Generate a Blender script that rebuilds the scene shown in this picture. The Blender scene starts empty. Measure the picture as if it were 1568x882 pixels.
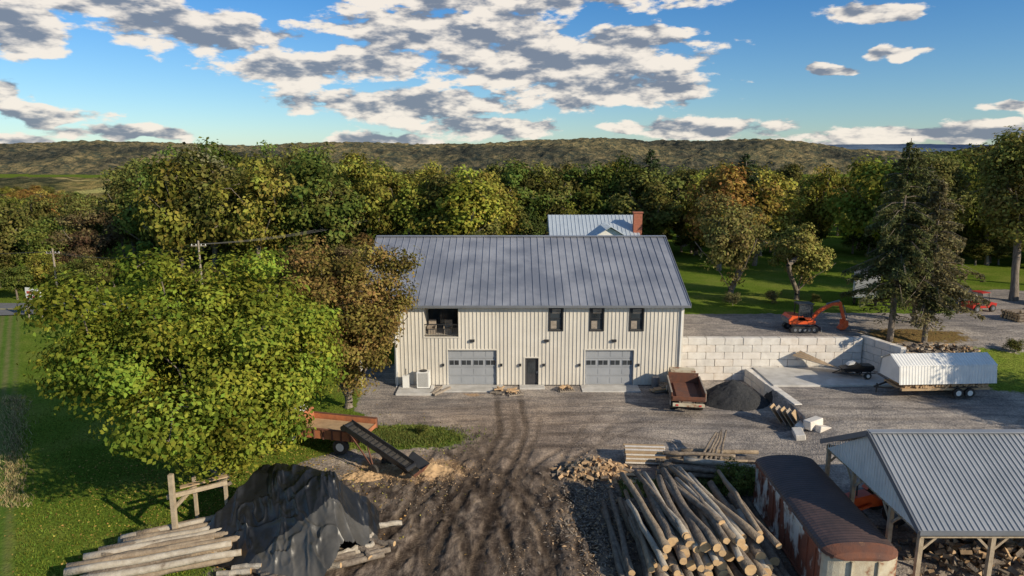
import bpy, math, random
import numpy as np
from mathutils import Vector, Matrix
R=math.radians
random.seed(7)
scene=bpy.context.scene
col=scene.collection
# ------------------------------------------------------------------ materials
def nodes(name):
    m=bpy.data.materials.new(name); m.use_nodes=True
    nt=m.node_tree; nt.nodes.clear()
    return m,nt
def N(nt,t,**k):
    n=nt.nodes.new(t)
    for a,b in k.items(): setattr(n,a,b)
    return n
def L(nt,a,b): nt.links.new(a,b)
def c4(c): return (c[0],c[1],c[2],1)
def pm(name,c1,c2=None,scale=2,rough=.7,metal=0,bump=0,bscale=20,stretch=(1,1,1),ramp=(.35,.65),c3=None,spec=.5,trans=0):
    m,nt=nodes(name)
    out=N(nt,'ShaderNodeOutputMaterial'); p=N(nt,'ShaderNodeBsdfPrincipled')
    L(nt,p.outputs[0],out.inputs[0])
    tc=N(nt,'ShaderNodeTexCoord'); mp=N(nt,'ShaderNodeMapping'); mp.inputs['Scale'].default_value=stretch
    L(nt,tc.outputs['Object'],mp.inputs[0])
    if c2 is None: c2=tuple(x*.82 for x in c1)
    n=N(nt,'ShaderNodeTexNoise'); n.inputs['Scale'].default_value=scale; n.inputs['Detail'].default_value=5; n.inputs['Roughness'].default_value=.6
    L(nt,mp.outputs[0],n.inputs['Vector'])
    r=N(nt,'ShaderNodeValToRGB'); L(nt,n.outputs[0],r.inputs[0])
    r.color_ramp.elements[0].position=ramp[0]; r.color_ramp.elements[0].color=c4(c1)
    r.color_ramp.elements[1].position=ramp[1]; r.color_ramp.elements[1].color=c4(c2)
    if c3:
        e=r.color_ramp.elements.new(min(.97,ramp[1]+.08)); e.color=c4(c3)
    L(nt,r.outputs[0],p.inputs['Base Color'])
    p.inputs['Roughness'].default_value=rough; p.inputs['Metallic'].default_value=metal
    p.inputs['Specular IOR Level'].default_value=spec
    if bump:
        n2=N(nt,'ShaderNodeTexNoise'); n2.inputs['Scale'].default_value=bscale; n2.inputs['Detail'].default_value=3
        L(nt,mp.outputs[0],n2.inputs['Vector'])
        b=N(nt,'ShaderNodeBump'); b.inputs['Strength'].default_value=bump; b.inputs['Distance'].default_value=.05
        L(nt,n2.outputs[0],b.inputs['Height']); L(nt,b.outputs[0],p.inputs['Normal'])
    return m
def leafmat(name,tr=.3,amp=.62):
    m,nt=nodes(name)
    out=N(nt,'ShaderNodeOutputMaterial')
    oi=N(nt,'ShaderNodeObjectInfo'); at=N(nt,'ShaderNodeAttribute'); at.attribute_name='lv'
    hs=N(nt,'ShaderNodeHueSaturation')
    L(nt,oi.outputs['Color'],hs.inputs['Color'])
    mr=N(nt,'ShaderNodeMapRange'); mr.inputs[3].default_value=.455; mr.inputs[4].default_value=.54
    sx=N(nt,'ShaderNodeSeparateXYZ'); L(nt,at.outputs['Vector'],sx.inputs[0])
    L(nt,sx.outputs[0],mr.inputs[0]); L(nt,mr.outputs[0],hs.inputs['Hue'])
    mv=N(nt,'ShaderNodeMapRange'); mv.inputs[3].default_value=1-amp; mv.inputs[4].default_value=1+amp
    L(nt,sx.outputs[1],mv.inputs[0]); L(nt,mv.outputs[0],hs.inputs['Value'])
    d=N(nt,'ShaderNodeBsdfDiffuse')
    t=N(nt,'ShaderNodeBsdfTranslucent'); mx=N(nt,'ShaderNodeMixShader'); mx.inputs[0].default_value=tr
    L(nt,hs.outputs[0],d.inputs[0]); L(nt,hs.outputs[0],t.inputs[0])
    L(nt,d.outputs[0],mx.inputs[1]); L(nt,t.outputs[0],mx.inputs[2]); L(nt,mx.outputs[0],out.inputs[0])
    return m
M={}
M['leaf']=leafmat('leaves')
M['bark']=pm('bark',(.12,.095,.075),(.26,.215,.17),6,.9,bump=.8,bscale=14,stretch=(1,1,.25))
M['siding']=pm('siding_cream',(.70,.655,.58),(.60,.56,.49),.35,.45)
M['siding_rib']=pm('siding_rib',(.64,.60,.53),(.55,.51,.45),.35,.45)
M['trim']=pm('trim_grey',(.17,.18,.2),None,1,.5)
M['white']=pm('white_paint',(.80,.79,.76),(.70,.69,.66),1.2,.5)
M['roof']=pm('roof_steel_blue_grey',(.20,.215,.26),(.35,.36,.40),.3,.36,.2,ramp=(.38,.62))
M['roof2']=pm('roof_steel_light',(.30,.315,.34),(.38,.39,.41),.6,.4,.25)
M['glass']=pm('window_glass',(.02,.025,.03),(.05,.06,.07),.8,.06,0,spec=.9)
M['dark']=pm('dark_interior',(.035,.03,.028),None,1,.8)
M['black']=pm('black_metal',(.02,.02,.022),(.035,.035,.037),2,.45)
M['rubber']=pm('tyre_rubber',(.025,.024,.023),(.07,.06,.05),5,.85)
M['door']=pm('garage_door_grey',(.34,.355,.38),(.29,.305,.33),.8,.45)
M['door_dk']=pm('door_dark_bronze',(.05,.05,.055),None,1,.4)
M['conc']=pm('concrete_slab',(.58,.56,.53),(.42,.40,.37),1.0,.85,bump=.2,bscale=30)
M['blk1']=pm('concrete_block_a',(.76,.72,.66),(.60,.56,.51),1.5,.85,bump=.5,bscale=18)
M['blk2']=pm('concrete_block_b',(.66,.61,.55),(.76,.71,.65),1.2,.85,bump=.5,bscale=18)
M['blk3']=pm('concrete_block_c',(.79,.73,.66),(.66,.59,.51),2,.85,bump=.5,bscale=18)
M['rust']=pm('rusty_steel',(.2,.075,.04),(.12,.06,.045),1.6,.85,.1,bump=.4,bscale=25,c3=(.33,.17,.09))
M['rustpeel']=pm('rust_with_peeling_paint',(.30,.095,.05),(.2,.075,.045),1.1,.85,.1,bump=.4,bscale=25,c3=(.68,.64,.57),stretch=(1,1,.5),ramp=(.36,.50))
M['cream_rust']=pm('cream_paint_rusting',(.62,.56,.42),(.48,.40,.28),1.3,.75,c3=(.24,.1,.05),bump=.3,ramp=(.35,.55))
M['darkroof']=pm('tarred_roof',(.055,.038,.036),(.10,.062,.055),.9,.55,.0,bump=.3,bscale=20)
M['orange']=pm('orange_paint',(.8,.12,.025),(.66,.09,.02),2,.35)
M['orangerust']=pm('faded_orange_steel',(.5,.18,.08),(.3,.12,.06),2,.7,c3=(.16,.08,.05),bump=.2)
M['red']=pm('red_paint',(.5,.035,.025),(.4,.03,.02),2,.35)
M['wood']=pm('sawn_wood',(.5,.35,.2),(.38,.26,.15),3,.8,stretch=(1,1,3),bump=.3)
M['oldwood']=pm('weathered_wood',(.38,.32,.26),(.24,.2,.16),4,.9,stretch=(1,1,3),bump=.4)
M['post']=pm('treated_post',(.46,.37,.26),(.32,.25,.17),4,.85,bump=.3)
M['log']=pm('log_bark',(.13,.10,.078),(.25,.205,.16),4,.95,bump=.9,bscale=16,c3=(.38,.32,.25))
M['logpale']=pm('log_debarked',(.46,.41,.34),(.32,.27,.21),3,.85,bump=.6,bscale=16,c3=(.16,.12,.09))
M['logmid']=pm('log_brown_bark',(.22,.165,.115),(.33,.26,.185),3,.9,bump=.8,bscale=14,c3=(.11,.085,.06))
M['logend']=pm('log_end_grain',(.62,.42,.22),(.48,.31,.16),5,.85)
M['split']=pm('split_firewood',(.55,.37,.21),(.38,.25,.14),3,.85,c3=(.2,.14,.09))
M['tarp']=pm('black_tarp',(.008,.0085,.0095),(.018,.019,.021),.8,.34,spec=.5,bump=.25,bscale=5)
M['tarp_lit']=pm('black_tarp_lit',(.055,.052,.047),(.10,.094,.085),.8,.4,spec=.5,bump=.25,bscale=5)  # paler copy of the black tarp, sunlight painted into its colour
M['coal']=pm('dark_stone_pile',(.016,.017,.019),(.045,.046,.05),9,.9,bump=1,bscale=22)
M['saw']=pm('sawdust',(.55,.37,.2),(.4,.26,.14),3,.95,bump=.6)
M['brick']=pm('chimney_brick',(.38,.13,.08),(.28,.1,.06),5,.9)
M['bluemetal']=pm('house_roof_metal',(.5,.56,.62),(.58,.64,.7),.7,.35,.3)
M['asphalt']=pm('asphalt',(.17,.17,.175),(.13,.13,.135),1.5,.9,bump=.3)
M['line']=pm('road_paint',(.7,.6,.15),None,2,.7)
M['signred']=pm('sign_red',(.6,.06,.05),None,2,.5)
# ------------------------------------------------------------------ builder
class B:
    def __init__(s): s.v=[];s.f=[];s.m=[]
    def add(s,vs,fs,mi=0):
        o=len(s.v); s.v+= [tuple(v) for v in vs]
        for i,f in enumerate(fs):
            s.f.append(tuple(o+k for k in f)); s.m.append(mi[i] if isinstance(mi,list) else mi)
    def box(s,cx,cy,cz,sx,sy,sz,mi=0,rz=0,rx=0,ry=0):
        vs=[]
        mt=Matrix.Rotation(rz,3,'Z')@Matrix.Rotation(ry,3,'Y')@Matrix.Rotation(rx,3,'X')
        for a in (-.5,.5):
            for b in (-.5,.5):
                for c in (-.5,.5):
                    p=mt@Vector((a*sx,b*sy,c*sz)); vs.append((p.x+cx,p.y+cy,p.z+cz))
        s.add(vs,[(0,1,3,2),(4,6,7,5),(0,4,5,1),(2,3,7,6),(0,2,6,4),(1,5,7,3)],mi)
    def bb(s,x0,x1,y0,y1,z0,z1,mi=0): s.box((x0+x1)/2,(y0+y1)/2,(z0+z1)/2,x1-x0,y1-y0,z1-z0,mi)
    def cyl(s,p0,p1,r0,r1=None,n=12,mi=0,capmi=None):
        if r1 is None:r1=r0
        if capmi is None: capmi=mi
        p0=Vector(p0);p1=Vector(p1);d=(p1-p0).normalized()
        a=d.orthogonal().normalized();b=d.cross(a)
        vs=[]
        for p,r in ((p0,r0),(p1,r1)):
            for i in range(n):
                t=2*math.pi*i/n; q=p+(a*math.cos(t)+b*math.sin(t))*r; vs.append(q)
        fs=[(i,(i+1)%n,n+(i+1)%n,n+i) for i in range(n)]
        s.add(vs,fs+[tuple(range(n))[::-1],tuple(range(n,2*n))],[mi]*n+[capmi]*2)
    def beam(s,p0,p1,w,h,mi=0):
        p0=Vector(p0);p1=Vector(p1);d=(p1-p0).normalized()
        up=Vector((0,0,1)) if abs(d.z)<.95 else Vector((0,1,0))
        a=d.cross(up).normalized();b=a.cross(d)
        vs=[]
        for p in (p0,p1):
            for x,y in((-1,-1),(1,-1),(1,1),(-1,1)): vs.append(p+a*x*w/2+b*y*h/2)
        s.add(vs,[(0,1,2,3),(7,6,5,4),(0,4,5,1),(1,5,6,2),(2,6,7,3),(3,7,4,0)],mi)
    def prism(s,pts,a0,a1,plane='xz',mi=0,capmi=None):
        if capmi is None: capmi=mi
        n=len(pts);vs=[]
        for a in(a0,a1):
            for p in pts:
                vs.append({'xz':(p[0],a,p[1]),'yz':(a,p[0],p[1]),'xy':(p[0],p[1],a)}[plane])
        s.add(vs,[(i,(i+1)%n,n+(i+1)%n,n+i) for i in range(n)]+[tuple(range(n))[::-1],tuple(range(n,2*n))],[mi]*n+[capmi]*2)
    def log(s,p0,p1,r0,r1,mi=0,emi=1,n=9):
        p0=Vector(p0);p1=Vector(p1);d=(p1-p0);l=d.length;d.normalize()
        a=d.orthogonal().normalized();b=d.cross(a);k=6;vs=[]
        off=[Vector((random.gauss(0,.035),random.gauss(0,.035),random.gauss(0,.02))) for _ in range(k)]
        for j in range(k):
            t=j/(k-1);c=p0.lerp(p1,t)+off[j];r=r0+(r1-r0)*t
            for i in range(n):
                th=2*math.pi*i/n; vs.append(c+(a*math.cos(th)+b*math.sin(th))*r*random.uniform(.9,1.1))
        fs=[];ms=[]
        for j in range(k-1):
            for i in range(n): fs.append((j*n+i,j*n+(i+1)%n,(j+1)*n+(i+1)%n,(j+1)*n+i));ms.append(mi)
        fs+=[tuple(range(n))[::-1],tuple(range((k-1)*n,k*n))];ms+=[emi,emi]
        s.add(vs,fs,ms)
    def obj(s,name,mats,parent=None,smooth=False,bevel=0):
        me=bpy.data.meshes.new(name); me.from_pydata(s.v,[],s.f)
        for m in mats: me.materials.append(M[m] if isinstance(m,str) else m)
        me.polygons.foreach_set('material_index',s.m)
        if smooth: me.polygons.foreach_set('use_smooth',[len(f)==4 for f in s.f])
        me.update()
        o=bpy.data.objects.new(name,me); col.objects.link(o)
        if parent: o.parent=parent
        if bevel:
            md=o.modifiers.new('bevel','BEVEL'); md.width=bevel; md.segments=1; md.limit_method='ANGLE'
        return o
def root(name,loc=(0,0,0),rz=0,ry=0,rx=0):
    e=bpy.data.objects.new(name,None); e.location=loc; e.rotation_euler=(rx,ry,rz); e.empty_display_size=.5
    col.objects.link(e); return e
def wheel(b,x,y,r,w,mi=0,hub=1,axis='y'):
    if axis=='y':
        b.cyl((x,y-w/2,r),(x,y+w/2,r),r,n=18,mi=mi); b.cyl((x,y-w/2-.01,r),(x,y+w/2+.01,r),r*.55,n=12,mi=hub)
    else:
        b.cyl((x-w/2,y,r),(x+w/2,y,r),r,n=18,mi=mi); b.cyl((x-w/2-.01,y,r),(x+w/2+.01,y,r),r*.55,n=12,mi=hub)
# ------------------------------------------------------------------ noise & terrain
def vn(x,y,seed=0):
    xi=np.floor(x).astype(np.int64);yi=np.floor(y).astype(np.int64);xf=x-xi;yf=y-yi
    def h(a,b):
        n=(a*374761393+b*668265263+seed*974634777)&0xffffffff
        n=((n^(n>>13))*1274126177)&0xffffffff
        return ((n^(n>>16))&0xffff)/65535.
    u=xf*xf*(3-2*xf);v=yf*yf*(3-2*yf)
    return (h(xi,yi)*(1-u)+h(xi+1,yi)*u)*(1-v)+(h(xi,yi+1)*(1-u)+h(xi+1,yi+1)*u)*v
def fbm(x,y,seed=0,o=4):
    r=0;a=.5
    for i in range(o): r=r+a*vn(x*2**i,y*2**i,seed+i); a*=.5
    return r
def ss(x,a,b):
    t=np.clip((x-a)/(b-a),0,1); return t*t*(3-2*t)
def tracks(x,y):
    w=np.zeros_like(x)
    x=x+1.6*(fbm(x*.12+4,y*.14,61,3)-.5);y=y+1.2*(fbm(x*.14,y*.12+7,62,3)-.5)
    P=[(-1.2+1.3*np.sin(y*.17),25,51,1),(1.0-.022*(y-26)**2,25,45,1),(2.2+.012*(y-26)**2,25,46,.6),(-3.6+1.0*np.sin(y*.3),25,44,.8),(-5.2+.35*(y-30),26,43,.8),(.3+.9*np.sin(y*.26+2),25,47,.7),(-7+.30*(y-25),25,41,.9),(-.5+.045*(y-30)**2,28,44,.7),(3.0-.05*(y-30)**2,27,42,.8)]
    for p,a,b,s in P:
        m=ss(y,a-1,a+1)*ss(y,b+4,b-4)*s
        for o in(-.9,.9): w=np.maximum(w,m*np.exp(-((x-p-o)/.25)**4))
    Q=[(44.5+.9*np.sin(x*.16),-7,30,.45),(46.3+.7*np.sin(x*.13+1),-5,32,.35),(41.5-.03*(x-4)**2,-6,16,.6),(48.6+.5*np.sin(x*.2),-8,18,.3)]
    for p,a,b,s in Q:
        m=ss(x,a-2,a+2)*ss(x,b+3,b-3)*s
        for o in(-.9,.9): w=np.maximum(w,m*np.exp(-((y-p-o)/.28)**4))
    return w*(.7+.6*fbm(x*.7,y*.7,66,2))
def height(x,y):
    x=np.asarray(x,float);y=np.asarray(y,float)
    edge=np.where(y>43,(x>19.45).astype(float),ss(x,17,22.5))
    bench=1.0*edge*ss(y,36,43.2)
    up=2.5*ss(y,46,58)*ss(x,29.2,29.8)
    h=bench+np.where(y>43,up,0)
    plate=np.where(x>13.3,(y>54.25)*1.0,0)
    h=np.where((plate>0)&(x<29.9),3.5,h)
    back=3.5*ss(x,-42,-10.5)*ss(y,57,71)
    h=np.where(x<=13.3,np.where((x>-9.2)&(y<70),0,back),h)
    far=np.hypot(x,y)
    h=h*(1-ss(far,140,300))-16*ss(far,150,420)
    h=h+np.where(y<52,.12*(fbm(x*.15,y*.15,3)-.5),0)*(np.abs(x)<60)
    mud=ss(y,43,37)*ss(x,-14,-10)*ss(x,9,5)
    h=h+mud*(.24*(fbm(x*1.1,y*.6,11)-.5)+.16*(fbm(x*4,y*3,15)-.5))-.11*tracks(x,y)*(.3+.9*mud)
    return h
def H1(x,y): return float(height(np.array([x]),np.array([y]))[0])
def grow(s,e,st,f):
    r=[];x=s
    while abs(x)<abs(e):
        r.append(x); x+=st; st*=f
    r.append(e); return r
xs=np.unique(np.round(np.concatenate([np.arange(-60,60,.6),np.arange(-12,12,.13),[13.28,13.32,19.4,19.5,-9.22,-9.18],grow(60,7000,1,1.14),[-v for v in grow(60,7000,1,1.14)]]),3))
ys=np.unique(np.round(np.concatenate([np.arange(15,100,.6),np.arange(25,50,.17),[54.2,54.3,69.95,70.05],grow(100,9000,1,1.13),[-200,-100,-50,-20,0,8]]),3))
X,Y=np.meshgrid(xs,ys); Z=height(X,Y)
def fastmesh(name,V,F,mi=None,mats=(),attr=None,smooth=False):
    me=bpy.data.meshes.new(name); n=len(F)
    me.vertices.add(len(V)); me.vertices.foreach_set('co',np.asarray(V,np.float32).ravel())
    me.loops.add(n*4); me.polygons.add(n)
    me.loops.foreach_set('vertex_index',np.asarray(F,np.int32).ravel())
    me.polygons.foreach_set('loop_start',np.arange(n,dtype=np.int32)*4)
    try: me.polygons.foreach_set('loop_total',np.full(n,4,np.int32))
    except Exception: pass
    for m in mats: me.materials.append(m)
    if mi is not None: me.polygons.foreach_set('material_index',np.asarray(mi,np.int32))
    if smooth: me.polygons.foreach_set('use_smooth',np.ones(n,bool))
    if attr is not None:
        a=me.attributes.new('lv','FLOAT_VECTOR','FACE'); a.data.foreach_set('vector',np.asarray(attr,np.float32).ravel())
    me.update(calc_edges=True); me.validate()
    return me
def gridfaces(nx,ny):
    i=np.arange(nx-1)[None,:]+np.arange(ny-1)[:,None]*nx
    return np.stack([i,i+1,i+1+nx,i+nx],-1).reshape(-1,4)
gm=fastmesh('ground',np.stack([X,Y,Z],-1).reshape(-1,3),gridfaces(len(xs),len(ys)),smooth=True)
nz=(fbm(X*.35,Y*.35,21)-.5)*3
LBY=[20,30,36,38,40,44,48,54];LBX=[-12.5,-13,-13.5,-13,-10.5,-9.5,-12,-13]
Lb=np.interp(Y,LBY,LBX)
grav=ss(X+nz,Lb-.6,Lb+.6)*(Y<60)
grav=np.where((X<=13.3)&(Y>54),grav*ss(Y,60,56),grav)
isl=np.clip(1.4-np.hypot((X+7.2)/4.0,(Y-42.2)/1.9)+nz*.25,0,1); grav=grav*(1-np.clip(isl*2,0,1))
pl=ss(Y+nz*.4,63.5+.0*X,62.5)+ss(X+nz,40,44)*ss(Y+nz,76,73); grav=np.where((X>13.3)&(Y>54),np.clip(pl,0,1),grav)
pat=np.clip(1.5-np.hypot((X-38.5)/3.6,(Y-50.5)/2.6)+nz*.2,0,1); grav=grav*(1-np.clip(pat*2,0,1))
pat2=np.clip(1.4-np.hypot((X-34)/5,(Y-55.8)/1.6)+nz*.2,0,1)
mud=ss(Y+nz*1.8,40,34.5)*grav*ss(X,17,13)
mud=np.maximum(mud,.6*grav*np.exp(-((X+.5+1.2*np.sin(Y*.2))/4.2)**2)*ss(Y+nz,47,39))
brn=np.clip(grav*ss(Y+nz*1.5,52,44)*np.exp(-((X+1)/9)**2),0,1)
saw=np.clip(1.35-np.hypot((X+5.6)/3.8,(Y-37.6)/1.9)+nz*.35,0,1)+np.clip(1.2-np.hypot((X+3)/1.7,(Y-50.4)/1.0)+nz*.3,0,1)*.7
zc=np.stack([grav,mud,np.clip(saw,0,1),np.ones_like(grav)],-1).reshape(-1,4)
a=gm.attributes.new('zone','FLOAT_COLOR','POINT'); a.data.foreach_set('color',zc.astype(np.float32).ravel())
fbx=lambda y:-30.5-(y-39)*.70
field=ss(X-fbx(Y),.3,-.3)*ss(Y,79,78)
trw=np.clip(tracks(X,Y),0,1)*grav
z2=np.stack([field,np.clip(pat2,0,1),trw,np.ones_like(grav)],-1).reshape(-1,4)
a=gm.attributes.new('zone2','FLOAT_COLOR','POINT'); a.data.foreach_set('color',z2.astype(np.float32).ravel())
z3=np.stack([brn,brn*0,brn*0,np.ones_like(grav)],-1).reshape(-1,4)
a=gm.attributes.new('zone3','FLOAT_COLOR','POINT'); a.data.foreach_set('color',z3.astype(np.float32).ravel())
go=bpy.data.objects.new('ground',gm); col.objects.link(go)
m,nt=nodes('ground_mix')
out=N(nt,'ShaderNodeOutputMaterial');P=N(nt,'ShaderNodeBsdfDiffuse');L(nt,P.outputs[0],out.inputs[0])
tc=N(nt,'ShaderNodeTexCoord')
def noise(sc,det=4,vec=None,dist=0,rough=.6):
    n=N(nt,'ShaderNodeTexNoise');n.inputs['Scale'].default_value=sc;n.inputs['Detail'].default_value=det;n.inputs['Distortion'].default_value=dist;n.inputs['Roughness'].default_value=rough
    L(nt,vec or tc.outputs['Object'],n.inputs['Vector']);return n.outputs[0]
def ramp(fac,els):
    r=N(nt,'ShaderNodeValToRGB');L(nt,fac,r.inputs[0])
    while len(r.color_ramp.elements)<len(els): r.color_ramp.elements.new(.5)
    for e,(p,c) in zip(r.color_ramp.elements,els): e.position=p;e.color=c4(c)
    return r.outputs[0]
def mix(f,a,b,mode='MIX'):
    x=N(nt,'ShaderNodeMix',data_type='RGBA',blend_type=mode)
    if isinstance(f,(int,float)): x.inputs[0].default_value=f
    else: L(nt,f,x.inputs[0])
    L(nt,a,x.inputs[6]);L(nt,b,x.inputs[7]);return x.outputs[2]
def mth(op,a,b=None,clamp=False):
    x=N(nt,'ShaderNodeMath',operation=op);x.use_clamp=clamp
    for i,q in enumerate((a,b)):
        if q is None: continue
        if isinstance(q,(int,float)): x.inputs[i].default_value=q
        else: L(nt,q,x.inputs[i])
    return x.outputs[0]
az=N(nt,'ShaderNodeAttribute');az.attribute_name='zone';sz=N(nt,'ShaderNodeSeparateColor');L(nt,az.outputs['Color'],sz.inputs[0])
az2=N(nt,'ShaderNodeAttribute');az2.attribute_name='zone2';sz2=N(nt,'ShaderNodeSeparateColor');L(nt,az2.outputs['Color'],sz2.inputs[0])
az3=N(nt,'ShaderNodeAttribute');az3.attribute_name='zone3';sz3=N(nt,'ShaderNodeSeparateColor');L(nt,az3.outputs['Color'],sz3.inputs[0])
fine=noise(6,6)
gr1=ramp(noise(.22,6),[(.3,(.085,.14,.018)),(.5,(.13,.185,.028)),(.7,(.20,.22,.05))])
gr2=ramp(fine,[(.3,(.5,.5,.5)),(.7,(1.4,1.4,1.3))])
grass=mix(1,gr1,gr2,'MULTIPLY')
mpv=N(nt,'ShaderNodeMapping');mpv.inputs['Rotation'].default_value=(0,0,R(-35));L(nt,tc.outputs['Object'],mpv.inputs[0])
wv=N(nt,'ShaderNodeTexWave');wv.inputs['Scale'].default_value=.42;wv.inputs['Distortion'].default_value=.8;wv.inputs['Detail'].default_value=2;L(nt,mpv.outputs[0],wv.inputs[0])
fn2=noise(1.5,5)
fieldc=mix(wv.outputs[1],ramp(fn2,[(.3,(.07,.13,.02)),(.7,(.12,.20,.035))]),ramp(fn2,[(.3,(.12,.15,.04)),(.7,(.20,.19,.08))]))
grass=mix(sz2.outputs[0],grass,fieldc)
vor=N(nt,'ShaderNodeTexVoronoi');vor.inputs['Scale'].default_value=11;L(nt,tc.outputs['Object'],vor.inputs[0])
gv=ramp(vor.outputs['Color'],[(.15,(.74,.74,.74)),(.85,(1.27,1.25,1.22))])
big=noise(.3,6,dist=.6)
gb=ramp(big,[(.3,(.20,.185,.178)),(.5,(.30,.275,.255)),(.7,(.42,.38,.34))])
gb=mix(mth('MULTIPLY',sz3.outputs[0],.8),gb,ramp(big,[(.3,(.20,.15,.115)),(.5,(.33,.255,.195)),(.7,(.48,.375,.285))]))
mps=N(nt,'ShaderNodeMapping');mps.inputs['Scale'].default_value=(.16,.9,1);mps.inputs['Rotation'].default_value=(0,0,R(10));L(nt,tc.outputs['Object'],mps.inputs[0])
trk=ramp(noise(1.6,4,mps.outputs[0],1.2),[(.4,(.74,.74,.76)),(.55,(1.1,1.07,1.04))])
gravel=mix(1,mix(1,gb,gv,'MULTIPLY'),trk,'MULTIPLY')
mpm=N(nt,'ShaderNodeMapping');mpm.inputs['Scale'].default_value=(1.3,.35,1);mpm.inputs['Rotation'].default_value=(0,0,R(12));L(nt,tc.outputs['Object'],mpm.inputs[0])
mn_=noise(1.2,7,mpm.outputs[0],1.2,.64)
mc=ramp(mn_,[(.3,(.034,.027,.022)),(.46,(.085,.064,.051)),(.57,(.18,.138,.105)),(.72,(.36,.28,.205))])
sawc=ramp(fine,[(.3,(.22,.145,.085)),(.5,(.44,.29,.17)),(.7,(.62,.44,.27))])
nb=mth('MULTIPLY',mth('SUBTRACT',noise(1.8,6),.5),1.2)
def edge(w):
    return mth('MULTIPLY',mth('SUBTRACT',mth('ADD',w,mth('MULTIPLY',nb,mth('MULTIPLY',mth('MULTIPLY',w,mth('SUBTRACT',1,w)),4))),.38),4,True)
litter=ramp(fine,[(.35,(.08,.065,.03)),(.55,(.22,.14,.06)),(.7,(.13,.15,.04))])
c=mix(edge(sz.outputs[0]),grass,gravel)
c=mix(edge(sz2.outputs[1]),c,litter)
c=mix(mth('ADD',mth('MULTIPLY',sz.outputs[1],.9),mth('MULTIPLY',nb,mth('MULTIPLY',sz.outputs[1],1.6)),True),c,mc)
c=mix(edge(sz.outputs[2]),c,sawc)
tm=N(nt,'ShaderNodeTexWave');tm.inputs['Scale'].default_value=2.6;tm.inputs['Distortion'].default_value=2;tm.bands_direction='Y';L(nt,tc.outputs['Object'],tm.inputs[0])
tcol=ramp(mth('MULTIPLY',sz2.outputs[2],mth('ADD',mth('MULTIPLY',tm.outputs[1],.5),mn_)),[(0,(1,1,1)),(.85,(.42,.40,.38))])
c=mix(1,c,tcol,'MULTIPLY')
L(nt,c,P.inputs[0])
bh=mth('ADD',mth('MULTIPLY',fine,1.2),mth('MULTIPLY',vor.outputs['Distance'],.5))
bp=N(nt,'ShaderNodeBump');bp.inputs['Strength'].default_value=.55;bp.inputs['Distance'].default_value=.08;L(nt,bh,bp.inputs['Height']);L(nt,bp.outputs[0],P.inputs['Normal'])
gm.materials.append(m)
# ------------------------------------------------------------------ trees
def tube(pts,rad,n=6):
    V=[];F=[]
    pts=np.array(pts,float)
    for j in range(len(pts)):
        d=pts[min(j+1,len(pts)-1)]-pts[max(j-1,0)];d/=np.linalg.norm(d)+1e-9
        a=np.cross(d,[.3,.9,.1]);a/=np.linalg.norm(a)+1e-9;b=np.cross(d,a)
        for i in range(n):
            t=2*math.pi*i/n;V.append(pts[j]+(a*math.cos(t)+b*math.sin(t))*rad[j])
    for j in range(len(pts)-1):
        for i in range(n):F.append((j*n+i,j*n+(i+1)%n,(j+1)*n+(i+1)%n,(j+1)*n+i))
    return V,F
def leafquads(c,nrm,size,rng,asp=.62):
    n=len(c);r=rng.normal(size=(n,3));t=np.cross(nrm,r);t/=np.linalg.norm(t,axis=1)[:,None]+1e-9
    b=np.cross(nrm,t);s=size[:,None]
    V=np.stack([c+t*s,c+b*s*asp+nrm*s*.15,c-t*s,c-b*s*asp+nrm*s*.15],1).reshape(-1,3)
    F=np.arange(n*4).reshape(n,4)
    return V,F
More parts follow.
